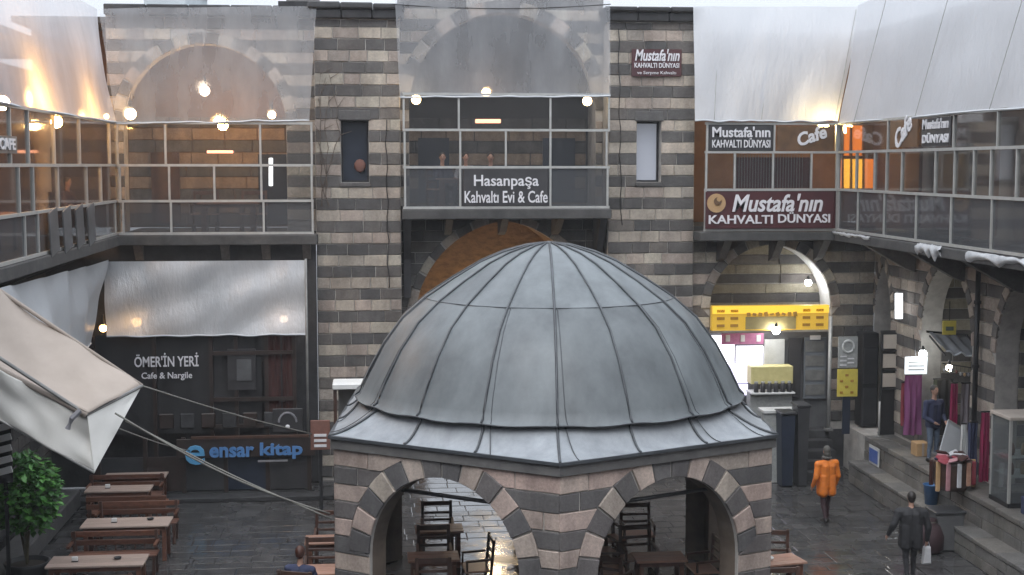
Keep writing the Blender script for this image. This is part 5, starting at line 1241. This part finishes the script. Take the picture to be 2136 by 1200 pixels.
tb0 = make_table('x', group='long tables along the left wing')
TL = [(-5.05, 28.0, 'long wooden table under the awning corner, second nearest of the left row'), (-5.1, 25.25, 'nearest long wooden table of the left row, cut by the picture bottom'),
      (-5.75, 31.0, 'long wooden table of the left row, third from the front'), (-5.6, 33.0 - 1.0 + .3, 'farthest long wooden table of the left row, by the bookshop')]
for i, (x, y, lab) in enumerate(TL):
    o = tb0 if i == 0 else copy_tree(tb0); place(o, x, y, 0, 0, lab)
    o.scale = (1, 1, 1) if i < 2 else (.82, .8, 1)
bn0 = make_bench('x', group='benches along the left wing')
BL = [(-5.1, 26.75, math.pi * 0, 'red-brown bench between the two nearest tables of the left row'), (-5.05, 29.15, 0, 'red-brown bench behind the second nearest left table'),
      (-5.4, 30.1, math.pi, 'red-brown bench facing the third left table from its near side'), (-5.75, 31.75, 0, 'farthest red-brown bench, under the bookshop front'),
      (-5.1, 24.25, math.pi, 'nearest red-brown bench at the bottom of the left row')]
for i, (x, y, rz, lab) in enumerate(BL):
    o = bn0 if i == 0 else copy_tree(bn0); place(o, x, y, 0, rz, lab)
for i, (x, y, lab) in enumerate(((-4.6, 28.1, 'small dark ashtray on the second nearest left table'), (-4.75, 25.3, 'small dark ashtray on the nearest left table'))):
    t = thing('ashtray', lab, 'ashtray', (x, y, .757)); MB().lathe([(.05, 0), (.075, .035), (.065, .035), (.045, .012)], (x, y, .757), 12).build('bowl', 'dark_metal', t, True)
for i, (x, y, lab) in enumerate(((-5.3, 27.95, 'white napkin holder in the middle of the second nearest left table'), (-5.5, 25.2, 'white napkin holder at the left of the nearest left table'), (-6.0, 31.0, 'white napkin holder on the third left table'))):
    t = thing('napkin_holder', lab, 'napkin holder', (x, y, .757)); MB().box((x - .06, y - .03, .757), (x + .06, y + .03, .77), 0, .004).build('base', 'dark_metal', t); MB().box((x - .055, y - .02, .771), (x + .055, y + .02, .85), 0, .008).build('napkins', 'white_paint', t)
# kiosk: tables and chairs seen through the arches
tk0 = make_table('x', .95, .62, top='wood_seat', group='small tables in and around the kiosk')
ch0 = make_chair('x', group='wooden chairs in and around the kiosk')
KT = [(1.05, 24.75, .0, 'small table nearest in the left kiosk arch'), (1.25, 26.7, .0, 'small table behind it in the left kiosk arch'), (5.2, 24.3, 0, 'small table in the right kiosk arch'),
      (-1.0, 24.3, 0, 'reddish table outside the left corner of the kiosk, by the seated person'), (-0.9, 26.3, 0, 'farther reddish table outside the left corner of the kiosk'), (7.35, 24.05, .2, 'table corner sticking out at the right corner of the kiosk')]
for i, (x, y, rz, lab) in enumerate(KT):
    o = tk0 if i == 0 else copy_tree(tk0); place(o, x, y, .05 if 0 <= i < 3 else 0, rz, lab)
KCH = [(1.25, 27.45, 0, 'chair with open back behind the farther table in the left arch'), (1.1, 25.55, 0, 'chair between the two tables in the left arch'), (1.0, 23.9, math.pi, 'chair with its back to us at the nearest left-arch table'),
       (5.0, 25.2, .1, 'chair facing us behind the right-arch table'), (4.35, 24.5, 1.6, 'chair at the left side of the right-arch table'), (6.05, 24.4, -1.5, 'chair at the right side of the right-arch table'),
       (4.6, 26.6, .3, 'chair deep in the kiosk behind the right-arch table'), (1.85, 24.9, -1.5, 'chair at the right side of the nearest left-arch table'),
       (4.3, 25.7, .3, 'chair at the left rear of the right-arch table'), (5.3, 26.9, 0, 'chair with open back deep behind the right-arch table'), (4.2, 23.7, 2.6, 'chair nearest us at the left side of the right arch'),
       (-1.0, 25.1, 0, 'chair between the two reddish tables left of the kiosk'), (-.9, 27.1, 0, 'chair behind the farther reddish table left of the kiosk'), (7.5, 24.75, -.2, 'chair with slanted arm at the right corner of the kiosk'), (7.0, 22.9, math.pi, 'chair at the picture bottom by the right kiosk corner')]
for i, (x, y, rz, lab) in enumerate(KCH):
    ins = i < 11
    o = ch0 if i == 0 else copy_tree(ch0); place(o, x, y, .05 if ins else 0, rz, lab); o.scale = (1.45, 1.15, 1.05)
nk = thing('paper_napkin', 'crumpled white napkin on the table at the right kiosk corner', 'napkin', (7.2, 24.0, .757))
MB().ball((7.2, 24.0, .80), (.09, .07, .045), 8).build('paper', 'white_paint', nk)

# ================================================================== AWNING AT LEFT
cn = thing('beige_awning', 'big beige canvas awning with white valance jutting in from the left', 'awning', PY(150, 860, 21))
A = PY(296, 805, 22.6); B = PY(-260, 432, 23.4); C = PY(182, 866, 21.4); D = PY(-260, 632, 22.0); E1 = PY(197, 986, 21.35); F1 = PY(-260, 732, 21.9)
def quad_cloth(name, m, P, nx, ny, amp, seed, th=.02):
    o = sheet(name, m, cn, *P, nx, ny, amp, seed, 1.5, hem=False); md = o.modifiers.new('thickness', 'SOLIDIFY'); md.thickness = th; return o
quad_cloth('roof_canvas', 'canvas', (B, A, C, D), 60, 24, .07, 2.2)
quad_cloth('side_valance', 'canvas_white', (D, C, E1, F1), 60, 24, .09, 4.4)
m1 = A.lerp(E1, .5)
b = MB(); n = 8; vs = []
for i in range(n + 1):
    p = C.lerp(A, i / n); q = E1.lerp(A, i / n)
    for j in range(n + 1): vs.append(p.lerp(q, j / n) + Vector((0, -.02 * math.sin(i * 1.3) * math.sin(j), 0)))
b.add(vs, [(i * (n + 1) + j, i * (n + 1) + j + 1, (i + 1) * (n + 1) + j + 1, (i + 1) * (n + 1) + j) for i in range(n) for j in range(n)]).build('end_valance', 'canvas_white', cn, True)
MB().tube([B, B.lerp(A, .5), A], .035, 8).build('edge_tube', 'canvas', cn, True); MB().tube([D, C], .05, 6).build('edge_seam', 'canvas', cn, True); MB().tube([C, A], .018, 6).build('edge_seam', 'canvas', cn, True)
MB().tube([PY(167, 856, 21.25), PY(150, 873, 21.2), PY(141, 895, 21.2)], .045, 6).build('tear_patch', 'letter_grey', cn)
MB().tube([A, C, C + Vector((-3.2, .2, 2.2))], .03, 8).build('frame_arm', 'dull_metal', cn)
MB().tube([E1, F1], .022, 6).build('hem_rod', 'pale_metal', cn, True)
q = PY(60, 640, 22.7); MB().tube([(LX, q.y, 5.9), A.lerp(B, .6)], .03, 8).build('wall_arm', 'dull_metal', cn)
rp = thing('stay_ropes', 'pale ropes tying the awning corner to the kiosk wall', 'ropes', PY(265, 880, 21.8))
K1 = hexv(5, 4.32) + Vector((0, 0, 2.2))
def rope(a, b, sag, r=.016):
    pts = [a.lerp(b, i / 12) - Vector((0, 0, sag * math.sin(math.pi * i / 12))) for i in range(13)]; MB().tube(pts, r, 5).build('rope', 'rope', rp, True)
rope(PY(262, 878, 21.9), PY(690, 1082, 22.6), .06); rope(PY(240, 862, 21.6), PY(688, 1072, 22.65), .16); rope(A, PY(650, 905, 31.0), .05, .014); rope(PY(250, 895, 21.8), PY(395, 940, 32.9), .04, .012)

# ================================================================== PLANT, LEFT EDGE
pl = thing('potted_plant', 'bushy bright green potted plant at the left edge below the awning', 'plant', (-6.45, 25.6, 0))
base = Vector((-6.45, 25.6, .42))
MB().lathe([(.26, 0), (.30, .06), (.40, .62), (.43, .68), (.38, .68), (.36, .6)], (-6.45, 25.6, 0), 18).build('pot', 'pot', pl, True)
MB().lathe([(.36, .6), (.01, .62)], (-6.45, 25.6, 0), 14).build('soil', 'soil', pl)
rp_ = random.Random(3); stb, lfa, lfb = MB(), MB(), MB()
cc = Vector((-6.45, 25.6, 1.95))
for k in range(16):
    a_ = k * 2.4; e = cc + Vector((math.cos(a_) * rp_.uniform(.15, .5), math.sin(a_) * rp_.uniform(.15, .5), rp_.uniform(-.3, .6)))
    stb.tube([(-6.45, 25.6, .6), Vector((-6.45, 25.6, 1.2)).lerp(e, .3), e], [.02, .014, .006], 5)
for k in range(2600):
    while True:
        v = Vector((rp_.uniform(-1, 1), rp_.uniform(-1, 1), rp_.uniform(-1, 1)))
        if v.length < 1: break
    q = .5 + .5 * noise.noise(v * 2.2 + Vector((4, 1, 2)))
    if q < .36: continue
    p = cc + Vector((v.x * .66, v.y * .6, v.z * .80)) * (0.75 + .35 * q)
    d = Vector((v.x + rp_.uniform(-.6, .6), v.y + rp_.uniform(-.6, .6), rp_.uniform(-.7, .5))).normalized()
    w = d.cross(Vector((0, 0, 1))).normalized() if abs(d.z) < .95 else Vector((1, 0, 0)); L_ = rp_.uniform(.10, .19); W_ = L_ * .36
    up = w.cross(d)
    (lfb if rp_.random() < .4 else lfa).add([p, p + d * L_ * .5 + w * W_ + up * .012, p + d * L_, p + d * L_ * .5 - w * W_ + up * .012], [(0, 1, 2, 3)])
stb.build('stem', 'stem', pl); lfa.build('foliage', 'leaf', pl)['kind'] = 'stuff'; lfb.build('foliage', 'leaf_bright', pl)['kind'] = 'stuff'
lv = thing('striped_panel', 'white and black striped panel at the left picture edge by the plant', 'panel', PX(5, 990, -6.6))
q = PY(-12, 940, 25.0)
for k in range(5): MB().obox((q.x, 25.0, q.z - .42 + k * .2), (.62, .03, .12), Matrix.Rotation(rad(-14), 3, 'Y'), 0, .006).build('slat', 'white_paint', lv)
MB().box((q.x - .3, 25.03, q.z - .6), (q.x + .3, 25.06, q.z + .5)).build('back_panel', 'black_cloth', lv); MB().box((q.x - .2, 25.03, 0), (q.x - .14, 25.08, q.z - .6)).build('leg', 'dark_metal', lv)
MB().box((q.x + .14, 25.03, 0), (q.x + .2, 25.08, q.z - .6)).build('leg', 'dark_metal', lv)

# ================================================================== PEOPLE
def person(label, loc, rz, top, legs, hair, hands=((-.26, .04, .80), (.26, .06, .80)), elbows=((-.27, -.03, 1.1), (.27, -.03, 1.1)), seated=False, stride=0.0, lean=0.0, scarf=False, bulk=1.0, head_turn=0.0, shoes='shoe', long_coat=False, h=1.0):
    """one continuous remeshed body; clothes are zones of its surface, hair is a child"""
    t = thing('person', label, 'person', (0, 0, 0))
    seg = []     # (a, b, ra, rb, material)
    hz = .50 if seated else .90
    pel = Vector((0, 0, hz)); che = Vector((0, lean, hz + .42)); nck = Vector((0, lean * 1.3, hz + .58)); hd = Vector((0, lean * 1.5 + .02, hz + .72))
    tw = 0.125 * bulk
    for sx in (-1, 1):
        seg.append((pel + Vector((sx * .06, 0, 0)), che + Vector((sx * .07, 0, 0)), tw * .98, tw * 1.0, 0))
        sh = che + Vector((sx * .185 * bulk, 0, .07)); seg.append((che + Vector((sx * .05, 0, .06)), sh, .095 * bulk, .075 * bulk, 0))
        i = 0 if sx < 0 else 1
        off = Vector((0, 0, hz - .90)); el, hn = Vector(elbows[i]) + off, Vector(hands[i]) + off
        seg.append((sh, el, .068 * bulk, .055 * bulk, 0)); d = (hn - el).normalized(); wr = hn - d * .03
        seg.append((el, wr, .054 * bulk, .036 * bulk, 0))
        # hand: palm, four fingers and a thumb
        seg.append((wr, hn + d * .05, .03, .034, 2))
        sidev = d.cross(Vector((0, 1, 0))); sidev = sidev.normalized() if sidev.length > .1 else Vector((0, 0, 1)); fw_ = sidev.cross(d).normalized()
        for k, ln in enumerate((.06, .072, .068, .052)):
            b0 = hn + d * .06 + fw_ * (k - 1.5) * .02; m0 = b0 + d * ln * .55 - sidev * .006 * sx; seg.append((b0, m0, .010, .009, 2)); seg.append((m0, m0 + d * ln * .45 - sidev * .016 * sx, .009, .007, 2))
        th = hn + fw_ * .03; seg.append((th, th + fw_ * .03 + d * .03, .012, .010, 2)); seg.append((th + fw_ * .03 + d * .03, th + fw_ * .035 + d * .06, .010, .008, 2))
        hp = pel + Vector((sx * .085, 0, -.02))
        if seated: kn = Vector((sx * .12, .42, hz)); an = Vector((sx * .12, .44, .09))
        else:
            s_ = stride * sx; kn = Vector((sx * .095, .5 * s_ + .03, .49)); an = Vector((sx * .095, s_ - .02, .09 + (.06 if s_ < -.05 else 0)))
        seg.append((hp, kn, .095, .066, 1)); seg.append((kn, an, .062, .042, 1))
        seg.append((an, an + Vector((sx * .015, .15, -.045)), .048, .036, 3)); seg.append((an + Vector((0, -.04, -.035)), an + Vector((0, .02, -.04)), .043, .04, 3))
    if long_coat:
        for sx in (-1, 1):
            for q_ in (-.05, .05): seg.append((pel + Vector((sx * .085 * bulk, q_, -.15)), pel + Vector((sx * .075 * bulk, q_ * .8, .2)), .095 * bulk, .10 * bulk, 0))
    else: seg.append((pel + Vector((-.05, 0, -.02)), pel + Vector((.05, 0, -.02)), .125, .125, 0))
    seg.append((nck - Vector((0, 0, .06)), hd, .055, .055, 2))
    hb = MB()
    def capsule(a, b, ra, rb):
        a, b = Vector(a), Vector(b); n = max(2, int((b - a).length / (min(ra, rb) * .7)) + 1)
        for k in range(n + 1): q = k / n; hb.ball(a.lerp(b, q), ra + (rb - ra) * q, 10)
    for s in seg: capsule(*s[:4])
    f = Vector((math.sin(head_turn), math.cos(head_turn), 0)); hc = hd + Vector((0, 0, .07))
    hb.ball(hc, (.078, .092, .112), 14); hb.ball(hc + f * .03 + Vector((0, 0, -.06)), (.055, .06, .06), 12)
    hb.ball(hc + f * .098 + Vector((0, 0, -.012)), (.014, .018, .024), 8)
    sd_ = f.cross(Vector((0, 0, 1)))
    for sx in (-1, 1): hb.ball(hc + sd_ * sx * .08 + Vector((0, 0, -.01)), (.014, .02, .03), 8)
    tmp = hb.build('body', 'skin'); md = tmp.modifiers.new('r', 'REMESH'); md.mode = 'VOXEL'; md.voxel_size = .0135
    sm = tmp.modifiers.new('s', 'SMOOTH'); sm.factor = .5; sm.iterations = 4
    dg = bpy.context.evaluated_depsgraph_get(); me = bpy.data.meshes.new_from_object(tmp.evaluated_get(dg)); bpy.data.objects.remove(tmp)
    me.materials.clear(); body = bpy.data.objects.new('body', me); COL.objects.link(body); body.parent = t
    for m_ in (top, legs, 'skin', shoes): me.materials.append(M[m_])
    hx = [(s[0], s[1], s[2], s[3], s[4]) for s in seg]
    for p in me.polygons:
        c = p.center; p.use_smooth = True; best, bi = 9, 0
        if (c - hc).length < .16 and c.z > nck.z + .0: p.material_index = 2; continue
        for a, b, ra, rb, mi in hx:
            ab = b - a; q = max(0, min(1, (c - a).dot(ab) / max(ab.length_squared, 1e-9))); dd = (c - a - ab * q).length - (ra + (rb - ra) * q)
            if dd < best: best, bi = dd, mi
        p.material_index = bi
    me.update(); sd = sum(map(ord, label)) * .13
    cl = {v for p in me.polygons if p.material_index in (0, 1) for v in p.vertices}
    nv_ = len(me.vertices); co, no = [0.0] * (3 * nv_), [0.0] * (3 * nv_)
    me.vertices.foreach_get('co', co); me.vertex_normals.foreach_get('vector', no)
    for v in cl:
        x, y, z = co[3 * v:3 * v + 3]
        k = noise.noise(Vector((x * 9 + sd, y * 9, z * 16))) * .6 + noise.noise(Vector((x * 20, y * 20 + sd, z * 34))) * .5
        for c_ in range(3): co[3 * v + c_] += no[3 * v + c_] * (.003 + .010 * k)
    me.vertices.foreach_set('co', co); me.update()
    hm = MB(); bk_ = -f
    hm.ball(hc + bk_ * .018 + Vector((0, 0, .022)), (.088, .098, .108), 14); 
    if scarf: hm.ball(hc + bk_ * .03 + Vector((0, 0, -.06)), (.085, .085, .10), 12); hm.ball(hc + Vector((0, -.01, -.15)), (.12, .11, .06), 12)
    else: hm.ball(hc + bk_ * .045 + Vector((0, 0, -.03)), (.07, .055, .07), 12)
    hm.build('headscarf' if scarf else 'hair', hair, t, True)
    for sx in (-1, 1): MB().ball(hc + f * .086 + sd_ * sx * .032 + Vector((0, 0, .012)), (.011, .008, .008), 8).build('eye', 'hair_dark', t)
    MB().ball(hc + f * .088 + Vector((0, 0, -.058)), (.022, .008, .006), 8).build('mouth', 'maroon', t)
    t.location = loc; t.rotation_euler = (0, 0, rz); t.scale = (h, h, h)
    return t
p = PZ(1722, 1093, 0)
person('person in a bright orange jacket and dark trousers walking on the wet paving', (p.x, p.y, 0), .25, 'orange_cloth', 'plum_trousers', 'headscarf', hands=((-.29, .12, .86), (.29, .10, .84)), elbows=((-.29, -.03, 1.1), (.29, -.03, 1.1)), stride=.12, scarf=True, bulk=1.22, long_coat=True, h=.98)
p = PZ(1897, 1212, 0)
person('person in a black coat walking away with a white bag, lower right', (p.x, p.y, 0), -.1, 'black_coat', 'dark_trousers', 'hair_dark', hands=((-.44, .05, .92), (.34, .05, .80)), elbows=((-.36, -.05, 1.15), (.34, -.03, 1.1)), stride=.12, bulk=1.32, long_coat=True, h=.97)
bgp = Vector((p.x + .37, p.y + .1, 0)); bg = thing('carrier_bag', 'white carrier bag held by the person in the black coat', 'bag', bgp + Vector((0, 0, .30)))
MB().prism([(-.085 + bgp.x, .30), (.085 + bgp.x, .30), (.07 + bgp.x, .64), (-.06 + bgp.x, .64)], Frame((0, bgp.y, 0), UX), -.05, .05, 0, .02).build('bag_body', 'bag_white', bg); MB().tube([(bgp.x - .05, bgp.y, .64), (bgp.x - .02, bgp.y, .74), (bgp.x + .03, bgp.y, .74), (bgp.x + .06, bgp.y, .64)], .008, 5).build('handle', 'bag_white', bg)
q = PY(1947, 870, 30.0)
person('shopkeeper in a navy jacket standing in the textile stall doorway', (q.x, 30.0, 1.15), math.pi + .3, 'navy_cloth', 'jeans', 'hair_dark', hands=((-.16, .24, .98), (.16, .24, .98)), elbows=((-.27, .02, 1.08), (.27, .02, 1.08)), bulk=1.1, head_turn=0)
person('seated person in a dark blue jacket with auburn hair, left of the kiosk', (-1.32, 24.05 - .55, 0), -.35, 'navy_cloth', 'dark_trousers', 'hair_auburn', hands=((-.14, .40, 1.08), (.16, .40, 1.08)), elbows=((-.28, .12, 1.12), (.28, .12, 1.12)), seated=True, bulk=1.12)
for i, (px, top, lab, ht) in enumerate(((922, 'navy_cloth', 'diner in navy behind the centre gallery glass, left of three', .5), (972, 'white_shirt', 'diner in a pale shirt behind the centre gallery glass, middle of three', -.3), (1024, 'black_coat', 'diner in black behind the centre gallery glass, right of three', -.6))):
    q = PY(px, 325, 35.0)
    person(lab, (q.x, 35.0 + (.15 if i == 1 else 0), 6.92), math.pi + (.5, 0, -.5)[i], top, 'dark_trousers', 'hair_dark', hands=((-.14, .38, 1.15), (.16, .36, 1.12)), elbows=((-.28, .1, 1.12), (.28, .1, 1.12)), seated=True, head_turn=ht)
q = PX(140, 395, -7.4)
person('person in dark clothes sitting in the left wing gallery, beside the white column', (q.x, q.y, 6.31), -1.9, 'maroon', 'dark_trousers', 'hair_dark', hands=((-.14, .38, 1.15), (.16, .36, 1.12)), elbows=((-.28, .1, 1.12), (.28, .1, 1.12)), seated=True)
# gallery furniture for the diners
for i, (x, y, z, lab) in enumerate(((PY(972, 340, 34.5).x, 34.55, 6.92, 'diners\' table behind the centre gallery sign'), (-3.6, 34.9, 6.31, 'dining table behind the left bay glazing'), (-7.3, 27.6, 6.31, 'dining table in the left wing gallery'))):
    o = copy_tree(tk0); o['group'] = 'gallery tables'; place(o, x, y, z, 0 if i < 2 else 1.57, lab); o.scale = (1.6, .8, 1)
for i, (x, y, z, rz, lab) in enumerate(((PY(922, 325, 35).x, 35.05, 6.92, .5, 'chair under the diner in navy, centre gallery'), (PY(972, 325, 35).x, 35.2, 6.92, 0, 'chair under the diner in the pale shirt, centre gallery'), (PY(1024, 325, 35).x, 35.05, 6.92, -.5, 'chair under the diner in black, centre gallery'),
                               (PX(140, 395, -7.4).x, PX(140, 395, -7.4).y, 6.31, -1.9 + math.pi, 'chair under the person in the left wing gallery'), (-4.2, 35.0, 6.31, 0, 'empty chair left of the table in the left bay gallery'), (-3.0, 35.0, 6.31, 0, 'empty chair right of the table in the left bay gallery'))):
    o = copy_tree(ch0); o['group'] = 'gallery chairs'; place(o, x, y, z, rz, lab)
o = copy_tree(ch0); o['group'] = 'wooden chairs in and around the kiosk'; place(o, -1.3, 23.5, 0, -.35 + math.pi, 'chair under the seated person in dark blue, left of the kiosk')

# ================================================================== RAIN HAZE
hz = MB().box((-96, -46, -1.6), (116, 136, 19.2)).build('haze', 'rope'); tag(hz, kind='stuff')
hm_ = bpy.data.materials.new('haze'); hm_.use_nodes = True; hn = hm_.node_tree.nodes; hn.remove(hn['Principled BSDF'])
pv = hn.new('ShaderNodeVolumePrincipled'); pv.inputs['Color'].default_value = (0.93, 0.95, 0.98, 1); pv.inputs['Density'].default_value = 0.0007
hm_.node_tree.links.new(pv.outputs[0], hn['Material Output'].inputs['Volume'])
hz.data.materials.clear(); hz.data.materials.append(hm_)
